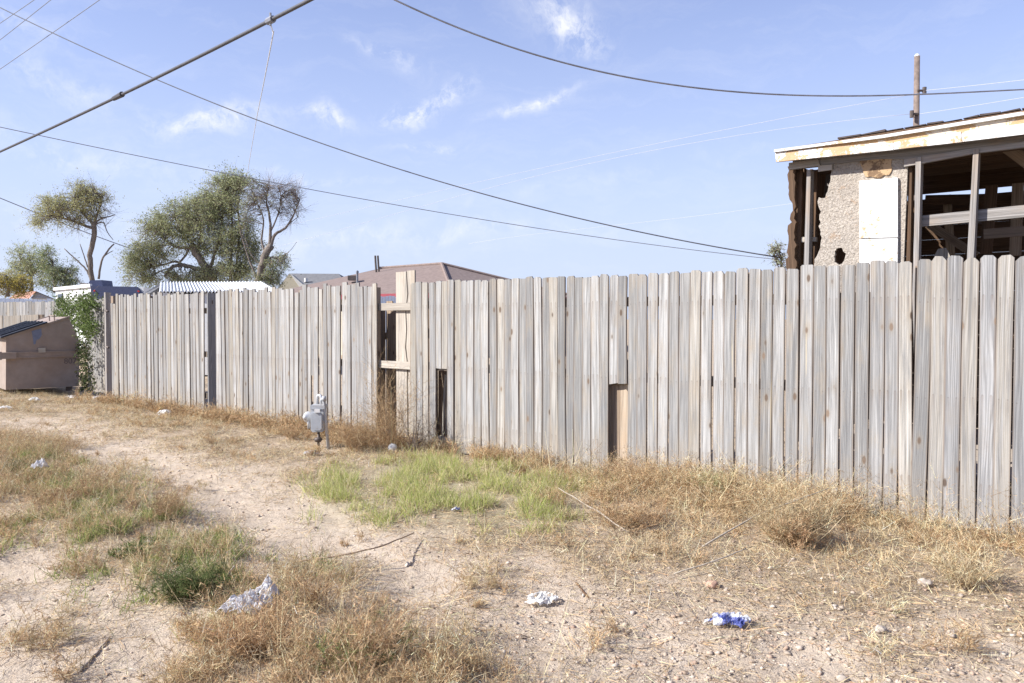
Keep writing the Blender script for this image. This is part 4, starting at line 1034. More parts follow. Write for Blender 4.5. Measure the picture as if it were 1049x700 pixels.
# metal and board fences far left
def far_fence(name, label, x0, x1, yt0, yt1, Y0, Y1, m, slats, rail=None, lean=0):
    A = at(x0, yt0, Y0); B_ = at(x1, yt1, Y1); base = Vector(((A.x + B_.x) / 2, (A.y + B_.y) / 2, 0)); t_ = thing(name, label, 'fence', base)
    mb = MB(); n = slats; dv = (B_ - A) / n; back = Vector((dv.y, -dv.x, 0)).normalized() * -.02
    if back.y < 0: back = -back
    for i in range(n):
        a_ = A + dv * (i + .03); b_ = A + dv * (i + .95); h_ = R.uniform(-.03, .02)
        mb.prism([Vector((a_.x, a_.y, 0)), Vector((b_.x, b_.y, 0)), Vector((b_.x, b_.y, b_.z + h_)), Vector((a_.x, a_.y, a_.z + h_))], back)
    mb.build('board_panel', m, t_)
    for f in (0, .33, .66, 1):
        p = A.lerp(B_, f); mb = MB(); mb.box(Vector((p.x, p.y, p.z / 2)) + back * 3.2, (.045, 0, 0), (0, .045, 0), (0, 0, p.z / 2 - .02)); mb.build('post', M['picket_back'], t_)
    return t_
far_fence('metal_fence', 'blue grey metal sheet fence in front of the small far house', -60, 62, 305.8, 306.5, 34, 34, M['bluefence'], 26)
far_fence('board_fence', 'old brown board fence beyond the dumpster at left edge', -60, 66, 311, 308.5, 26, 24, M['picket'], 40)
far_fence('low_fence', 'low tan board fence with grey post right behind the dumpster', -50, 40, 325.5, 321.5, 19.0, 18.4, M['rail'], 5)
far_fence('blue_fence', 'blue grey picket fence far off, seen over the rail of the gap', 372, 424, 304.5, 303.0, 24, 24, M['bluefence'], 16)
mb = MB(); mb.tube([at(366.3, 300, 16.5) - Vector((0, 0, 2.0)), at(366.0, 280, 16.5)], .022, 8); mb.lathe(at(366, 280, 16.5), (0, 0, 1), [(0, .03), (.04, .03), (.06, .01)], 8)
tag(mb.build('metal_pole', M['cable_grey']), 'slim grey metal pole behind the fence left of the gap', 'pole')

# ------------------------------------------------------------------ trees
def tree(name, label, Y, limbs, blobs, base_px, pal, leaf=.10, per=55, spread=.34, tw=M['bark'], group=None, twig_pal=GREYT, bare=None, depth=.8):
    bp = at(base_px, 327, Y); t_ = thing(name, label, 'tree', Vector((bp.x, Y, 0)), group)
    mb = MB(); nodes = []
    for (pts, r0, r1) in limbs:
        P3 = []
        for i, p in enumerate(pts):
            P3.append(at(p[0], p[1], Y + (p[2] if len(p) > 2 else 0)))
        if P3[0].z < 2.3 and pts[0][1] > 285: P3 = [Vector((P3[0].x, P3[0].y, -.1))] + P3
        # smooth and roughen
        out = []
        for i in range(len(P3) - 1):
            p0, p1, p2, p3 = P3[max(i - 1, 0)], P3[i], P3[i + 1], P3[min(i + 2, len(P3) - 1)]
            for k in range(4):
                t = k / 4; out.append(.5 * ((2 * p1) + (p2 - p0) * t + (2 * p0 - 5 * p1 + 4 * p2 - p3) * t * t + (3 * p1 - p0 - 3 * p2 + p3) * t ** 3))
        out.append(P3[-1]); m_ = len(out)
        r0 *= .66; rad = [r0 + (r1 - r0) * (i / (m_ - 1)) ** .8 for i in range(m_)]
        out = [p + Vector((R.gauss(0, 1), R.gauss(0, 1), R.gauss(0, 1))) * .14 * rr if 0 < i else p for i, (p, rr) in enumerate(zip(out, rad))]
        mb.tube(out, rad, 7); nodes += list(zip(out, rad))
    # twigs reach from the limbs into the crown, leaves cluster round the twig ends
    NP = np.array([n_[0] for n_ in nodes if n_[0].z > 2.4]); leafP = []; leafC = []; st = Strands(); kx = Y / F
    palA = np.array(pal)
    for (px, py, rx, ry, n, *ex) in blobs:
        dens = ex[0] if ex else 1.0
        for _ in range(n):
            v = Vector((R.gauss(0, 1), R.gauss(0, 1), R.gauss(0, 1))); v = v.normalized() * R.random() ** .4
            c = at(px + v.x * rx, py - v.z * ry, Y + v.y * rx * kx * depth)
            dd = np.linalg.norm(NP - np.array(c), axis=1); o_ = Vector(NP[int(np.argmin(dd + rng.random(len(dd)) * .9))])
            dv = c - o_; L_ = dv.length
            if L_ > 3.2: continue
            mid_ = (o_ + c) / 2 + Vector((R.gauss(0, .12), R.gauss(0, .12), R.gauss(0, .12) + .10)) * L_ * .6
            mb.tube([o_, o_.lerp(mid_, .55), mid_, c], [.016 + .008 * L_, .014 + .005 * L_, .012, .006], 4, False)
            # fine twigs around the end
            nt_ = 8; d_ = unit(nt_) + np.array(dv.normalized())[None] * .8; d_ /= np.linalg.norm(d_, axis=1, keepdims=True)
            tl = spread * 1.5 * (.5 + .9 * rng.random(nt_)); tb = rng.normal(size=(nt_, 3)) * .2; tb[:, 2] -= .18
            st.add(np.repeat(np.array([c])[:], nt_, 0), d_, tl, .012, tb, colmix(nt_, twig_pal))
            k = int(per * 1.5 * dens * R.uniform(.4, 1.5))
            if k:
                w_ = rng.integers(0, nt_, k); t_l = .1 + .95 * rng.random(k)
                g_ = (d_[w_] * t_l[:, None] + tb[w_] * (t_l ** 2)[:, None]) * tl[w_][:, None] + np.clip(rng.normal(size=(k, 3)), -1.5, 1.5) * spread * .19
                leafP.append(np.array(c)[None] + g_); tone = R.uniform(.75, 1.25)
                cc = colmix(k, palA, .15) * tone; leafC.append(np.clip(cc, .02, .5))
    mb.build('trunk', tw, t_, True)
    P = np.concatenate(leafP); C = np.concatenate(leafC); n = len(P)
    a_ = unit(n); b_ = np.cross(a_, unit(n)); b_ /= np.linalg.norm(b_, axis=1, keepdims=True); s_ = leaf * .46 * (.6 + .8 * rng.random((n, 1)))
    V = np.stack([P - a_ * s_, P - b_ * s_ * .34, P + a_ * s_, P + b_ * s_ * .34], 1).reshape(-1, 3)
    Fc = np.arange(4 * n).reshape(-1, 4)
    crown = np_mesh('crown', V, Fc, np.repeat(C, 4, 0), M['leaf'], t_)
    if bare:
        for (px, py, rx, ry, n) in bare:
            for _ in range(n):
                v = Vector((R.gauss(0, 1), R.gauss(0, 1), R.gauss(0, 1))); v = v.normalized() * R.random() ** .4
                c = at(px + v.x * rx, py - v.z * ry, Y + v.y * rx * kx * .7); dd = np.linalg.norm(NP - np.array(c), axis=1); o_ = NP[int(np.argmin(dd + rng.random(len(dd)) * .6))]
                dv = np.array(c) - o_; L_ = np.linalg.norm(dv)
                if L_ > 3: continue
                st.add(o_[None], dv[None], L_, .022, rng.normal(size=(1, 3)) * .12, colmix(1, twig_pal))
                k = 9; tt = .25 + .75 * rng.random(k); st.add(o_[None] + dv[None] * tt[:, None], dv[None] / L_ + unit(k) * .7, .35 + .6 * rng.random(k), .010, rng.normal(size=(k, 3)) * .15, colmix(k, twig_pal))
    if st.count(): st.build('twigs', M['straw'], t_, 2, clip_fence=False)
    return t_
OLIVE = [(.37, .375, .17), (.44, .43, .21), (.31, .32, .15), (.48, .45, .24)]
GOLD = [(.36, .30, .08), (.42, .34, .09), (.26, .24, .08)]
OLIVE2 = [(.34, .38, .20), (.41, .44, .24), (.28, .32, .17), (.46, .46, .26)]
tree('lopsided_tree', 'tall tree with bare lower trunk and crown swept to the left', 36,
     [([(95, 292), (93, 272), (93, 258), (97, 240), (96, 228)], .17, .11), ([(96, 234), (84, 230), (70, 225), (55, 221)], .11, .04), ([(96, 230), (88, 222), (80, 212), (76, 203)], .10, .03),
      ([(97, 228), (100, 218), (104, 206), (100, 198)], .09, .02), ([(97, 229), (104, 224), (112, 222), (118, 220)], .07, .02), ([(97, 230), (106, 228), (110, 238), (116, 246)], .06, .012),
      ([(92, 284), (88, 276), (78, 266), (66, 255)], .08, .02), ([(90, 274), (86, 262), (82, 250)], .05, .015), ([(101, 286), (104, 268), (112, 255), (117, 250)], .08, .03), ([(106, 263), (112, 259), (116, 257)], .035, .012), ([(90, 291), (82, 290), (78, 283)], .06, .015)],
     [(82, 207, 22, 11, 50), (60, 214, 22, 10, 50), (42, 224, 10, 8, 20), (96, 202, 13, 10, 28), (82, 195, 12, 5, 14), (52, 205, 10, 5, 8), (88, 221, 16, 8, 20), (66, 226, 16, 5, 14), (106, 200, 7, 9, 10, .6)], 95, OLIVE, leaf=.085, per=44, spread=.36, twig_pal=GREYT, bare=[(100, 222, 14, 12, 16), (84, 230, 20, 8, 14), (70, 212, 36, 14, 20), (95, 196, 18, 8, 14)])
tree('spreading_willow', 'large green spreading tree with dark crooked limbs behind the metal shed', 38,
     [([(221, 296), (217, 287), (213, 277), (202, 262), (197, 252)], .34, .17), ([(214, 280), (200, 275), (188, 272), (176, 274), (169, 283)], .18, .07), ([(196, 254), (186, 254), (176, 251), (163, 240), (151, 231)], .14, .04), ([(188, 272), (180, 268), (165, 272), (152, 275)], .10, .03), ([(183, 270), (190, 262), (193, 256)], .08, .05),
      ([(201, 262), (206, 240), (203, 222), (198, 205)], .14, .03), ([(214, 278), (222, 255), (228, 225), (230, 195)], .14, .03), ([(236, 296), (237, 262), (238, 230), (236, 200)], .13, .03), ([(241, 295), (243, 265), (245, 235), (243, 205)], .12, .03), ([(176, 274), (160, 280), (148, 290)], .06, .02), ([(197, 252), (186, 238), (178, 222)], .09, .02)],
     [(228, 205, 20, 18, 90), (205, 218, 24, 20, 110), (180, 228, 24, 18, 80), (160, 232, 18, 12, 46), (148, 262, 18, 22, 70), (138, 275, 10, 16, 28), (232, 235, 22, 26, 110), (200, 248, 20, 16, 60), (240, 262, 16, 26, 60), (222, 280, 26, 12, 60), (200, 285, 22, 9, 40), (244, 190, 10, 10, 26), (168, 255, 16, 12, 26), (232, 187, 12, 6, 18), (252, 240, 8, 20, 30, .8), (152, 283, 16, 9, 26), (180, 284, 16, 8, 26), (246, 280, 12, 12, 34), (256, 262, 9, 16, 20), (236, 188, 16, 8, 26)], 228, OLIVE2, leaf=.10, per=46, spread=.42, bare=[(228, 200, 22, 18, 26), (190, 225, 36, 22, 30), (150, 255, 20, 26, 20)])
tree('bare_forked_tree', 'half bare forked tree with twiggy upright branches right of the willow', 37,
     [([(262, 296), (268, 275), (272, 262), (277, 252)], .26, .17), ([(277, 252), (282, 240), (292, 234), (300, 222), (307, 205)], .14, .025), ([(276, 254), (277, 238), (276, 222), (273, 205), (276, 190)], .14, .02), ([(272, 262), (268, 245), (270, 225), (262, 205)], .10, .02), ([(263, 285), (256, 268), (250, 250), (246, 238)], .09, .02), ([(266, 270), (258, 262), (251, 245)], .06, .02), ([(277, 238), (284, 222), (288, 205), (285, 190)], .07, .015), ([(292, 234), (298, 228), (306, 222)], .05, .012), ([(272, 262), (284, 264), (296, 258), (304, 248)], .03, .008)],
     [(284, 268, 11, 10, 44), (278, 283, 12, 9, 40), (268, 285, 9, 10, 26), (251, 225, 8, 14, 18, .7), (275, 205, 16, 18, 50, .22), (300, 206, 10, 16, 30, .22), (260, 190, 12, 8, 18, .5), (256, 207, 6, 14, 16, .7)], 264, DARKG + OLIVE2, leaf=.085, per=30, spread=.32,
     bare=[(275, 204, 18, 22, 40), (298, 212, 12, 20, 32), (286, 195, 18, 12, 24), (258, 205, 14, 20, 22), (302, 198, 9, 14, 20)])
tree('rounded_tree', 'pale green rounded tree standing far behind the camper trailer', 60, [([(32, 300), (32, 280), (30, 262)], .25, .06), ([(32, 284), (24, 270), (20, 262)], .12, .04), ([(33, 282), (42, 270), (46, 262)], .12, .04)],
     [(26, 264, 16, 13, 50), (24, 280, 14, 16, 40), (40, 275, 9, 18, 26)], 32, OLIVE2, leaf=.14, per=40, spread=.5)
tree('dark_tree', 'darker dense tree between the rounded tree and the lopsided tree', 58, [([(56, 300), (56, 285), (54, 270)], .22, .05), ([(57, 288), (66, 280), (72, 274)], .12, .03)],
     [(48, 268, 8, 14, 34), (55, 284, 16, 14, 60), (68, 284, 9, 12, 30), (74, 276, 4, 8, 8)], 56, DARKG + OLIVE2, leaf=.14, per=44, spread=.45)
tree('golden_tree', 'yellow autumn tree low at the left edge of the alley view', 52, [([(8, 304), (8, 292), (6, 282)], .2, .05), ([(8, 296), (18, 290), (24, 284)], .1, .03), ([(8, 296), (-6, 290), (-14, 284)], .1, .03)],
     [(5, 290, 18, 11, 60), (22, 292, 9, 9, 24), (-14, 288, 14, 12, 30)], 8, GOLD, leaf=.13, per=46, spread=.42)
tree('small_tree', 'thin green sapling peeping out left of the derelict house', 17, [([(800, 300), (800, 275), (799, 258)], .03, .008), ([(800, 282), (795, 268), (792, 262)], .014, .005)],
     [(797, 258, 7, 8, 14), (799, 270, 6, 9, 12)], 800, OLIVE2, leaf=.05, per=16, spread=.13)

# vine shrub between dumpster and fence
vs_ = Vector(FP(s_at(88, .1), .05, 0)); shrub = thing('vine_shrub', 'leafy green vine shrub climbing between dumpster and fence end', 'shrub', Vector((vs_.x, vs_.y, 0)))
st = Strands(); lp = []; lc = []
for k in range(230):
    f = R.random(); px = R.gauss(87, 2.6) if f < .38 else R.uniform(57, 97); py = 306 + (402 - 306) * R.random() ** 1.25
    if f >= .38: py = R.uniform(303, 340) + max(0, 74 - px) * .2
    if px < 83 and py > 342: px += 10
    p = on_plane(px, py, (.12 if px > 83 else .75) + R.uniform(-.2, .2)); n_ = 24
    q = np.array(p)[None] + rng.normal(size=(n_, 3)) * .065; lp.append(q); lc.append(colmix(n_, [(.11, .16, .05), (.16, .21, .07), (.07, .10, .035), (.20, .24, .10)] if py < 350 else [(.05, .07, .03), (.08, .10, .045), (.13, .12, .07)], .2))
    st.add(np.array(p)[None], np.array([[R.uniform(-1, 1), R.uniform(-.4, .2), R.uniform(.2, 1)]]), .25, .006, rng.normal(size=(1, 3)) * .3, colmix(1, GREYT))
P = np.concatenate(lp); C = np.concatenate(lc); n = len(P); a_ = unit(n); b_ = np.cross(a_, unit(n)); b_ /= np.linalg.norm(b_, axis=1, keepdims=True); s_ = .028 * (.6 + .8 * rng.random((n, 1)))
P[:, 2] = np.maximum(P[:, 2], .03)
np_mesh('foliage', np.stack([P - a_ * s_, P - b_ * s_ * .5, P + a_ * s_, P + b_ * s_ * .5], 1).reshape(-1, 3), np.arange(4 * n).reshape(-1, 4), np.repeat(C, 4, 0), M['leaf'], shrub)
st.build('stem', M['straw'], shrub, 2, clip_fence=False)

# ------------------------------------------------------------------ ground cover (stuff) and single weeds (things)
def scatter(n, prob, xr=(-13, 6), yr=(2.4, 18), power=1.0):
    """random ground points kept with probability prob(x, y); denser nearby"""
    out = []; tot = 0
    while tot < n:
        k = 60000; Y = yr[0] + (yr[1] - yr[0]) * rng.random(k) ** power; X = xr[0] + (xr[1] - xr[0]) * rng.random(k)
        keep = (np.abs(X) < Y * .72 + .6) & (rng.random(k) < prob(X, Y)) & (fence_side(X, Y) < -.05)
        out.append(np.stack([X[keep], Y[keep]], 1)); tot += keep.sum()
    P = np.concatenate(out)[:n]; return np.concatenate([P, look(GH, P[:, 0], P[:, 1])[:, None]], 1)
# straw litter lying about
P = scatter(125000, lambda x, y: np.clip(look(GT, x, y) * 1.0 + look(TAB['med'], x, y) * .5 + np.where((x > -1.2) & (y < 6), .28, 0.), .06, 1), power=1.6); n = len(P); st = Strands()
Dv = np.stack([rng.normal(size=n), rng.normal(size=n), rng.normal(size=n) * .16 + .12], 1); P[:, 2] += .004 + .012 * rng.random(n)
st.add(P, Dv, .03 + .09 * rng.random(n) ** 2, .0018 + .0016 * rng.random(n), rng.normal(size=(n, 3)) * np.array([[.2, .2, .05]]), np.where(rng.random((n, 1)) < .30, colmix(n, GREYT), colmix(n, TAN + PALE + RUST)))
tag(st.build('straw_litter', M['straw']), 'dry straw litter strewn over the alley dirt', 'straw', kind='stuff')
# short dead grass
P = scatter(60000, lambda x, y: np.clip((1 - look(TAB['track'], x, y) * 1.1) * (1 - .6 * look(TAB['gravel'], x, y)) * (.45 + 1.2 * look(TAB['med'], x, y)), 0, 1), power=1.35); n = len(P); st = Strands()
Dv = np.stack([rng.normal(size=n) * .7, rng.normal(size=n) * .7, .45 + .6 * rng.random(n)], 1)
st.add(P, Dv, .035 + .085 * rng.random(n) ** 1.6, .003, rng.normal(size=(n, 3)) * .25, colmix(n, TAN + PALE))
tag(st.build('dead_grass', M['straw'], nseg=2), 'short bleached dead grass beside the wheel tracks', 'grass', kind='stuff')
# green grass by the fence
P = scatter(17000, lambda x, y: np.clip(look(GG, x, y) * (.30 + 1.9 * look(TAB['med'], x, y) + .9 * look(TAB['fin'], x, y)), 0, 1), xr=(-3.5, 1.5), yr=(4.5, 10)); n = len(P); st = Strands()
Dv = np.stack([rng.normal(size=n) * .45, rng.normal(size=n) * .45, .8 + .5 * rng.random(n)], 1)
st.add(P, Dv, .03 + .10 * rng.random(n) ** 1.6, .0042, rng.normal(size=(n, 3)) * .35, colmix(n, LIME + LIME + PALE, .18))
tag(st.build('green_grass', M['leaf'], nseg=3), 'bright green grass patch in front of the fence', 'grass', kind='stuff')
# tall thin dead grass and weed skirt along the fence, heavy at the right
st = Strands(); st_g = Strands()
sv = 0
for k in range(560):
    px = R.uniform(560, 1120); s_ = s_at(px)
    if px > 890:
        d = -.20 - abs(R.gauss(0, .38)); h = R.uniform(.06, .17)
        if R.random() < .80: continue
    elif px > 620: d = -.16 - abs(R.gauss(0, .50)); h = R.uniform(.14, .40) if 650 < px < 880 else R.uniform(.06, .16)
    else: d = -.16 - abs(R.gauss(0, .25)); h = R.uniform(.06, .14)
    if d < -.75: h *= .55
    p = FP(s_, d, 0)
    weed(st, p.x, p.y, h, h * 1.1, R.choice((TAN, TAN + PALE, TAN + RUST, RUST + TAN, RUST)), stems=R.randint(7, 12), twig=7, fluff=4, wid=.0032, lean=(R.gauss(0, .35), R.gauss(0, .25)), fl_len=.036, fl_w=.0024)
for k in range(50):
    px = R.uniform(430, 570); s_ = s_at(px); d = -.04 - abs(R.gauss(0, .13)); p = FP(s_, d, 0); h = R.uniform(.08, .24)
    weed(st, p.x, p.y, h, h, TAN + RUST, stems=7, twig=6, fluff=3, wid=.0036, lean=(R.gauss(0, .2), R.gauss(0, .2)))
for k in range(430):      # long bleached stems, bent over
    px = R.uniform(560, 900); s_ = s_at(px); d = -.06 - abs(R.gauss(0, .42)); p = FP(s_, d, 0); n_ = R.randint(1, 4); bs = np.repeat(np.array([[p.x, p.y, gz(p.x, p.y)]]), n_, 0)
    an = R.random() * 6.283; dd_ = np.array([[math.cos(an) * .7, math.sin(an) * .5, .75]]) + .25 * rng.normal(size=(n_, 3))
    st.add(bs, dd_, R.uniform(.15, .48) * (.7 + .5 * rng.random(n_)), .0042, np.array([[math.cos(an) * .35, math.sin(an) * .3, -.45]]) * R.random() + .12 * rng.normal(size=(n_, 3)), colmix(n_, PALE + TAN))
for k in range(190):      # left part, thinner and rustier
    px = R.uniform(116, 430); s_ = s_at(px); d = -.05 - abs(R.gauss(0, .28)); p = FP(s_, d, 0); h = R.uniform(.10, .30)
    weed(st, p.x, p.y, h, h * .9, TAN + RUST, stems=8, twig=6, fluff=3, wid=.005, lean=(R.gauss(0, .2), R.gauss(0, .2)), fl_w=.005)
for k in range(60):      # tall open stalks before the boards at the right
    px = R.uniform(850, 1110); p = FP(s_at(px), -.18 - abs(R.gauss(0, .3)), 0)
    weed(st, p.x, p.y, R.uniform(.22, .48), .12, TAN + PALE + RUST, stems=R.randint(2, 4), twig=4, fluff=4, wid=.0032, lean=(R.gauss(0, .22), R.gauss(0, .15)), fl_len=.025, fl_w=.0026)
for k in range(300):      # tall stalks against the boards
    px = 120 + 960 * R.random(); s_ = s_at(px); p = FP(s_, -.04 - abs(R.gauss(0, .12)), 0)
    weed(st, p.x, p.y, R.uniform(.12, .34) * (.45 if px > 880 else 1), .10, TAN + PALE, stems=R.randint(2, 4), twig=3, fluff=3, wid=.003, lean=(R.gauss(0, .12), R.gauss(0, .1)), fl_len=.03)
tag(st.build('fence_weeds', M['straw']), 'dry tangled weeds and straw along the foot of the fence', 'weeds', kind='stuff')
strip_green = poly([(10, 470), (60, 478), (130, 525), (230, 560), (285, 600), (240, 640), (170, 610), (100, 570), (60, 555), (20, 500)])
gg = soft(_PW, strip_green, .4).reshape(GNY, GNX)
# low tangle in the middle strip and the left dry area
st = Strands(); stg = Strands()
P = scatter(1100, lambda x, y: np.clip(look(TAB['strip'], x, y) * 1.2 - .45 + 1.1 * look(TAB['med'], x, y), 0, 1), yr=(2.5, 12), power=1.2)
for (x, y, z) in P:
    if look(gg, x, y) > .5 and R.random() < .4: continue
    h = .07 + .22 * R.random() ** 1.8; weed(st, x, y, h, h * 1.3, (RUST + TAN) if R.random() < .7 else TAN + PALE, stems=R.randint(5, 9), twig=6, fluff=4, wid=.0028, lean=(R.gauss(0, .3), R.gauss(0, .3)), fl_len=.030, fl_w=.0023)
P = scatter(230, lambda x, y: np.clip((1 - look(TAB['track'], x, y) * 2) * (1 - look(TAB['strip'], x, y)) * (1 - look(GG, x, y)) * (.25 + look(TAB['med'], x, y)), 0, 1), yr=(4, 15), power=1.0)
for (x, y, z) in P:
    h = R.uniform(.04, .13); weed(st, x, y, h, h * 1.4, TAN + RUST, stems=6, twig=5, fluff=3, wid=.003, lean=(R.gauss(0, .3), R.gauss(0, .3)), fl_len=.03)
P = scatter(2600, lambda x, y: np.clip(look(TAB['strip'], x, y) * 1.2 - .2, 0, 1), yr=(2.4, 12), power=1.3); n = len(P)
st.add(P, np.stack([rng.normal(size=n) * .4, rng.normal(size=n) * .4, np.ones(n)], 1), .09 + .26 * rng.random(n) ** 1.7, .0022, rng.normal(size=(n, 3)) * .16, colmix(n, PALE + TAN))
tag(st.build('strip_weeds', M['straw']), 'low rusty dry weeds between the two wheel tracks', 'weeds', kind='stuff')
P = scatter(14000, lambda x, y: np.clip(look(gg, x, y) * (.05 + 1.8 * look(TAB['med'], x, y) + 1.0 * look(TAB['fin'], x, y)), 0, 1), xr=(-7, 1), yr=(3, 9)); n = len(P)
Dv = np.stack([rng.normal(size=n) * .6, rng.normal(size=n) * .6, .6 + .6 * rng.random(n)], 1)
stg.add(P, Dv, .03 + .075 * rng.random(n), .0042, rng.normal(size=(n, 3)) * .3, colmix(n, GREENP + GREENP + LIME, .2))
tag(stg.build('strip_grass', M['leaf']), 'sparse green herbs growing in the strip between the tracks', 'herbs', kind='stuff')

def weed_thing(name, label, px, py, h, r, pal, cat='weed', m=None, stems=16, twig=11, fluff=6, wid=.0034, lean=(0, 0), fl_len=.030, fl_w=.0023, extra=None):
    p = ground_pt(px, py); p.z = gz(p.x, p.y); t_ = thing(name, label, cat, p, 'single weeds along the alley')
    st = Strands(); weed(st, p.x, p.y, h, r, pal, stems=3 + stems // 4, twig=0, wid=wid * 1.6, lean=lean); st.build('stem', M['straw'], t_, 2)
    st = Strands(); weed(st, p.x, p.y, h, r, pal, stems=stems, twig=twig, fluff=fluff, wid=wid, lean=lean, fl_len=fl_len, fl_w=fl_w)
    if extra: weed(st, p.x, p.y, h * .7, r, extra, stems=stems // 2, twig=twig, fluff=fluff, wid=wid, fl_len=fl_len, fl_w=fl_w)
    st.build('foliage', m or M['straw'], t_, 2); return t_
weed_thing('feathery_weed', 'dark green feathery weed in the middle strip beside dry stalks', 195, 618, .21, .26, [(.095, .13, .05), (.14, .175, .07), (.19, .20, .09)], m=M['leaf'], stems=40, twig=16, fluff=7, fl_len=.035, fl_w=.003)
weed_thing('green_weed', 'mid green low weed in the strip, upper left of the dark feathery weed', 140, 572, .13, .28, GREENP, m=M['leaf'], stems=30, twig=12, fluff=6, fl_w=.005)
weed_thing('rusty_weed', 'rust brown bushy weed on the strip right of the white bag', 75, 522, .24, .34, RUST, stems=30, twig=12, extra=TAN)
weed_thing('sage_weed', 'grey green weed at the left edge of the strip behind the white bag', 22, 490, .20, .40, [(.19, .20, .10), (.26, .24, .13), (.14, .16, .07), (.34, .27, .15)], stems=30, twig=11)
weed_thing('tumble_weed', 'twiggy brown weed leaning over the right track, left of the branch', 165, 536, .24, .30, RUST + TAN, stems=26, twig=11)
weed_thing('straw_clump', 'big golden brown weed clump at the bottom edge, left of the middle', 262, 672, .26, .34, TAN + RUST + RUST, stems=46, twig=14, fluff=6, extra=RUST)
weed_thing('straw_clump', 'green and rust weed clump at the bottom edge, nearest the camera', 372, 688, .30, .38, TAN + RUST + RUST, stems=44, twig=14, fluff=6, extra=GREENP)
weed_thing('straw_clump', 'loose tan weed clump just right of the torn plastic bag', 325, 625, .28, .30, TAN + RUST, stems=26, twig=11, fluff=5)
weed_thing('stalk_weed', 'tall rusty weed growing up in the gap of missing pickets', 400, 460, .85, .42, TAN + RUST, stems=40, twig=14, fluff=8)
weed_thing('stalk_weed', 'tall bristly brown weed at the left edge of the gap, taller than its neighbour', 389, 452, .95, .14, RUST + TAN, stems=10, twig=16, fluff=8)
weed_thing('woody_weed', 'dark woody bare weed in front of the tall board by the gap', 424, 462, .55, .22, GREYT, stems=12, twig=9, fluff=3, wid=.008)
weed_thing('rusty_weed', 'broad rust coloured weed between gas meter and gap', 362, 462, .50, .55, RUST + TAN, stems=60, twig=13, fluff=6)
weed_thing('tumble_weed', 'pale yellow ball of tumbleweed against the fence right of the larger hole', 728, 512, .26, .20, [(.44, .42, .22), (.52, .48, .28), (.36, .36, .17)], stems=50, twig=14, fluff=6)
weed_thing('tumble_weed', 'golden tangled tumbleweed heap before the fence at right', 815, 560, .44, .50, TAN + PALE, stems=80, twig=16, fluff=6, extra=RUST)
weed_thing('straw_clump', 'dry straw clump at the fence foot near the right edge', 985, 602, .26, .30, TAN + PALE, stems=40, twig=12, fluff=5)
weed_thing('straw_clump', 'rust brown weed heap in front of the fence below the larger hole', 640, 540, .26, .46, RUST + TAN, stems=50, twig=14, fluff=6)

weed_thing('rusty_weed', 'low rust weed hiding the foot of the gas meter', 322, 466, .13, .22, RUST + TAN, stems=26, twig=10)
weed_thing('straw_clump', 'thin straw clump at the left side of the gas meter, by the fence', 300, 450, .20, .30, TAN + RUST, stems=26, twig=10)
weed_thing('rusty_weed', 'wispy brown weed at the lower left border of the strip', 205, 655, .15, .26, TAN + RUST, stems=24, twig=11)
weed_thing('straw_clump', 'tangled pale clump in the strip between torn bag and branch', 300, 590, .18, .30, TAN + PALE, stems=30, twig=11)
weed_thing('straw_clump', 'ragged golden clump at the bottom edge, rightmost of the strip', 440, 700, .18, .28, TAN + RUST, stems=34, twig=12)

# pebbles
ico = bmesh.new(); bmesh.ops.create_icosphere(ico, subdivisions=1, radius=1.0); IV = np.array([v.co[:] for v in ico.verts]); IF = np.array([[v.index for v in f.verts] for f in ico.faces]); ico.free()
P = scatter(9000, lambda x, y: np.clip(.06 + look(TAB['gravel'], x, y) * .9 + .10 * look(TAB['track'], x, y), 0, 1), yr=(2.4, 11), power=1.5); n = len(P)
sc = (.003 + .013 * rng.random(n) ** 4)[:, None, None]; jit = 1 + .28 * rng.normal(size=(n, len(IV), 1)); sq = np.stack([.8 + .5 * rng.random(n), .8 + .5 * rng.random(n), .5 + .3 * rng.random(n)], 1)[:, None]
V = (IV[None] * jit * sq * sc + P[:, None] + np.array([0, 0, .002])).reshape(-1, 3); Fi = (IF[None] + (np.arange(n) * len(IV))[:, None, None]).reshape(-1, 3)
def stone_col():
    m, t, b = mat('pebble'); a_ = t.nodes.new('ShaderNodeAttribute'); a_.attribute_name = 'col'; n1, _ = tex_noise(t, pos(t), 120., 4, .6)
    t.links.new(mix(t, ramp(t, n1, [(.35, 0.), (.65, .35)]), a_.outputs['Color'], (.2, .16, .13)), b.inputs['Base Color']); b.inputs['Roughness'].default_value = .95; return m
tag(np_mesh('pebbles', V, None, np.repeat(colmix(n, [(.46, .38, .30), (.56, .49, .41), (.36, .28, .21), (.48, .34, .25)], .12), len(IV), 0), stone_col(), faces3=Fi), 'small pale pebbles scattered over the dirt', 'pebbles', kind='stuff')

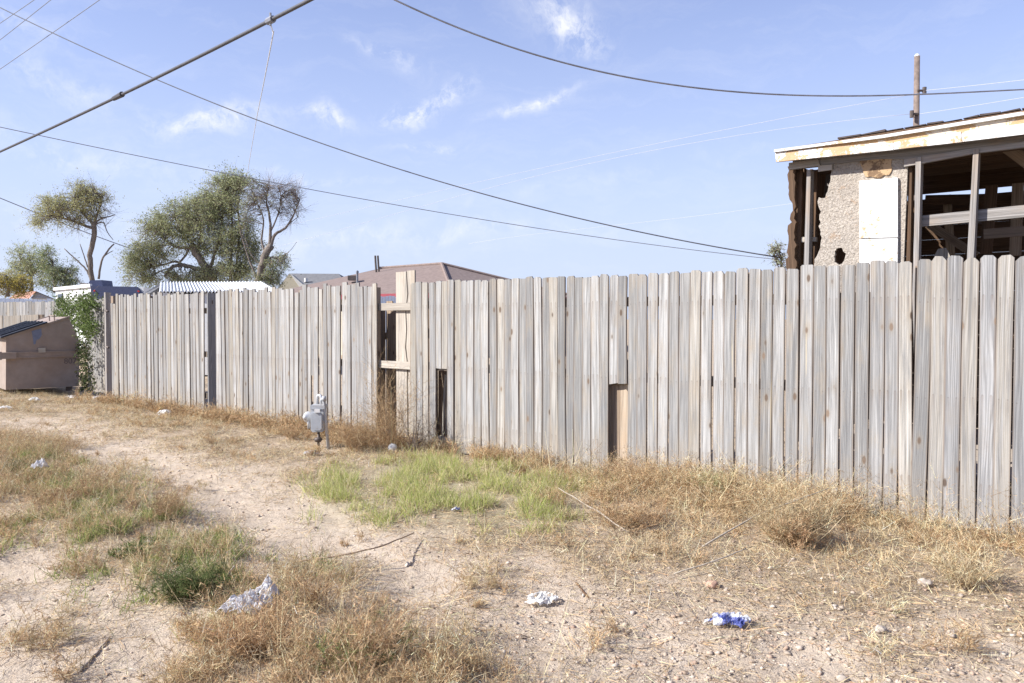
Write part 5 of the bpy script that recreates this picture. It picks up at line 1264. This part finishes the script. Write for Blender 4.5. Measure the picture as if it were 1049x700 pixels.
def lump(name, label, cat, px, py, sx, sy, sz, m, sub=3, amp=.3, freq=2.2, group=None, ridged=False, sink=.25, yaw=0, lift=0.0, name_part=None):
    p = ground_pt(px, py); p.z = gz(p.x, p.y); b = bmesh.new(); bmesh.ops.create_icosphere(b, subdivisions=sub, radius=1.0)
    sd = R.random() * 50; ca, sa = math.cos(yaw), math.sin(yaw)
    for v in b.verts:
        c = v.co.copy(); 
        if ridged: k = 1 + amp * (noise.ridged_multi_fractal(c * freq + Vector((sd, 0, 0)), 1.0, 2.1, 5, 1.0, 2.0) - 1.1) + amp * .7 * noise.noise(c * freq * 1.4 + Vector((0, sd, 0)))
        else: k = 1 + amp * noise.fractal(c * freq + Vector((sd, 0, 0)), 1.0, 2.0, 4)
        c *= max(.25, k); x, y, z = c.x * sx, c.y * sy, c.z * sz
        v.co = (x * ca - y * sa, x * sa + y * ca, max(-.01, z + sz * (1 - sink)) + lift)
    me = bpy.data.meshes.new(name); b.to_mesh(me); b.free(); me.materials.append(m)
    if not ridged: me.polygons.foreach_set('use_smooth', [True] * len(me.polygons))
    o = bpy.data.objects.new(name, me); COL.objects.link(o); o.location = p; return tag(o, label, cat, group)
def sheet(name, label, cat, px, py, sx, sy, hz, m, yaw=0.0, group=None, peak=0.0, n=44, lift=0.0):
    """a crumpled sheet of film: sharp folds, ragged outline"""
    p = ground_pt(px, py); p.z = gz(p.x, p.y); sd = R.random() * 80; vs = []; ca, sa_ = math.cos(yaw), math.sin(yaw); dead = set()
    for j in range(n + 1):
        for i in range(n + 1):
            u, v = i / n * 2 - 1, j / n * 2 - 1; r = math.hypot(u, v)
            rim = .80 + .28 * noise.fractal(Vector((math.atan2(v, u) * .9, sd, 0)), 1., 2., 3)
            if r > rim or noise.noise(Vector((u * 2.6 + sd, v * 2.6, 7.7))) > .34: dead.add(j * (n + 1) + i)
            q = Vector((u * 1.7 + sd, v * 1.7, sd * .3))
            f1 = 1 - abs(noise.noise(q * 1.3)) * 2; f2 = 1 - abs(noise.noise(q * 2.9 + Vector((9, 3, 1)))) * 2; f3 = 1 - abs(noise.noise(q * 6.1 + Vector((2, 7, 4)))) * 2
            dome = max(0, 1 - (r / 1.05) ** 2)
            z = hz * (dome * (.35 + .55 * f1 + .35 * f2) + .22 * f3 * (.4 + dome)) + peak * math.exp(-((u - .15) ** 2 + (v + .05) ** 2) * 9) * (.75 + .4 * f2)
            x = u * sx * (1 + .22 * noise.noise(q * 2.1 + Vector((5, 5, 5)))) + sx * .18 * f2 * dome; y = v * sy + sy * .22 * noise.noise(q * 2.3 + Vector((1, 8, 2)))
            vs.append((x * ca - y * sa_, x * sa_ + y * ca, max(.002, z + .006) + lift))
    fs = [(j * (n + 1) + i, j * (n + 1) + i + 1, (j + 1) * (n + 1) + i + 1, (j + 1) * (n + 1) + i) for j in range(n) for i in range(n)]
    fs = [f for f in fs if not any(k in dead for k in f)]
    me = bpy.data.meshes.new(name); me.from_pydata(vs, [], fs); me.materials.append(m); me.update()
    b = bmesh.new(); b.from_mesh(me); bmesh.ops.delete(b, geom=[v for v in b.verts if not v.link_faces], context='VERTS'); b.to_mesh(me); b.free()
    o = bpy.data.objects.new(name, me); COL.objects.link(o); o.location = p; return tag(o, label, cat, group)
RG = 'litter lying in the alley'
sheet('plastic_bag', 'torn white plastic bag caught in the weeds of the middle strip', 'bag', 252, 640, 0.15, 0.11, 0.075, M['bag'], group=RG, yaw=.6, lift=.045)
sheet('plastic_bag', 'upright white plastic film tuft just above the torn bag', 'bag', 271, 630, 0.085, 0.07, 0.05, M['bag'], group=RG, peak=0.045, lift=.05)
sheet('plastic_bag', 'small white plastic bag standing in the weeds at the left edge', 'bag', 40, 496, 0.09, 0.06, 0.06, M['bag'], group=RG, peak=0.04, lift=.08)
sheet('plastic_scrap', 'pale plastic scrap low in the weeds beside the left white bag', 'litter', 24, 494, 0.121, 0.060, 0.034, M['bag'], group=RG)
sheet('paper_wad', 'crumpled dusty white paper lying on the bare right track', 'litter', 553, 608, 0.115, 0.083, 0.040, M['paper'], group=RG, yaw=.3)
sheet('plastic_wrapper', 'crumpled blue and white plastic wrapper on the gravel at right', 'litter', 747, 633, 0.128, 0.083, 0.044, M['bagblue'], group=RG)
lump('foam_cup', 'white foam cup piece among weeds before the gap in the fence', 'litter', 402, 462, .045, .04, .055, M['paper'], 3, .25, 1.5, RG)
sheet('plastic_scrap', 'white plastic scrap low among the clump at the bottom edge', 'litter', 326, 664, 0.047, 0.030, 0.016, M['bag'], group=RG)
sheet('plastic_scrap', 'small white film in the green herbs of the strip', 'litter', 153, 562, 0.068, 0.038, 0.023, M['bag'], group=RG)
sheet('paper_scrap', 'little pale paper lying in front of the dumpster', 'litter', 35, 413, 0.115, 0.045, 0.069, M['paper'], group=RG)
sheet('paper_scrap', 'white paper scrap in dry grass before the left fence', 'litter', 168, 424, 0.135, 0.090, 0.069, M['paper'], group=RG)
sheet('paper_scrap', 'white litter at the dumpster corner below the vine shrub', 'litter', 72, 406, 0.176, 0.090, 0.046, M['paper'], group=RG)
sheet('paper_scrap', 'blue white litter between vine shrub and fence end', 'litter', 100, 406, 0.121, 0.075, 0.057, M['bag'], group=RG)
sheet('plastic_scrap', 'tiny blue scrap lying in the bright green grass', 'litter', 467, 524, 0.041, 0.030, 0.023, M['bagblue'], group=RG)
sheet('plastic_scrap', 'pale crumpled film on the ground below the gas meter', 'litter', 318, 466, 0.108, 0.075, 0.040, M['bag'], group=RG)
sheet('paper_scrap', 'small white scrap on the left edge beyond the track', 'litter', 4, 420, 0.162, 0.075, 0.046, M['paper'], group=RG)
for nm, lab, px, py, s_, m_ in (('rock', 'pinkish rock right of the weeds above the blue wrapper', 730, 599, .028, 'stone_pink'), ('rock', 'pale angular rock alone on the gravel right of the wrapper', 902, 641, .022, 'stone'),
        ('rock', 'grey rock at the right, between gravel and straw', 975, 645, .024, 'stone'), ('rock', 'pale flat stone furthest down on the gravel', 863, 682, .018, 'stone'), ('rock', 'dark stone close under the fence straw at right', 947, 601, .03, 'stone'), ('rock', 'small pale stone at the bottom right corner', 962, 697, .018, 'stone')):
    lump(nm, lab, 'rock', px, py, s_ * 1.25, s_, s_ * .75, M[m_], 3, .45, 1.3, 'rocks on the gravel', yaw=R.random() * 3)
def stick(label, pts, r0, r1, m='picket_back', lift=0.0, heights=None):
    P3 = []
    for i, (x, y) in enumerate(pts):
        p = ground_pt(x, y); p.z = gz(p.x, p.y) + r0 * .8 + (heights[i] if heights else 0); P3.append(p)
    if heights:   # raised points keep their place along the sight line
        for i, (x, y) in enumerate(pts):
            if heights[i] > 0: 
                r = cam_dir(x, y); t = (heights[i] - EYE) / r.z; P3[i] = Vector((0, 0, EYE)) + r * t
    out = []
    for i in range(len(P3) - 1):
        for k in range(5): out.append(P3[i].lerp(P3[i + 1], k / 5) + Vector((R.gauss(0, .003), R.gauss(0, .003), 0)))
    out.append(P3[-1]); mb = MB(); mb.tube(out, [r0 + (r1 - r0) * i / (len(out) - 1) for i in range(len(out))], 6)
    tag(mb.build('stick', M[m], None, True), label, 'stick', 'sticks lying in the alley')
stick('thin curved branch lying across the right track above its shadow', [(300, 576), (350, 569), (390, 560), (424, 546)], .007, .004, heights=[.01, .05, .08, .02])
stick('grey stick lying on the left track pointing at the bottom edge', [(82, 682), (98, 664), (112, 648)], .0065, .004, 'stud')
stick('long pale stem leaning from the straw towards the larger hole', [(644, 546), (612, 524), (572, 500)], .006, .003, 'rail', heights=[.01, .09, .17])
stick('pale straw stem lying in the weeds above the blue wrapper', [(690, 588), (740, 572), (764, 562)], .005, .003, 'rail', heights=[.01, .07, .09])
stick('pale broken stem standing slanted in the middle strip', [(226, 600), (240, 580)], .007, .004, 'rail', heights=[.02, .16])
stick('short tan stem lying beside the right track near the branch', [(255, 532), (272, 541)], .006, .004, 'rail')
stick('long pale stem leaning through the tumbleweed heap at right', [(720, 560), (775, 528), (850, 500)], .006, .003, 'rail', heights=[.05, .16, .30])
stick('dark twig curving on the dirt at the left edge', [(6, 536), (12, 530), (20, 526)], .008, .005, 'darkwood')
stick('bent straw stem on bare dirt below the middle', [(590, 592), (604, 606)], .006, .004, 'darkwood')
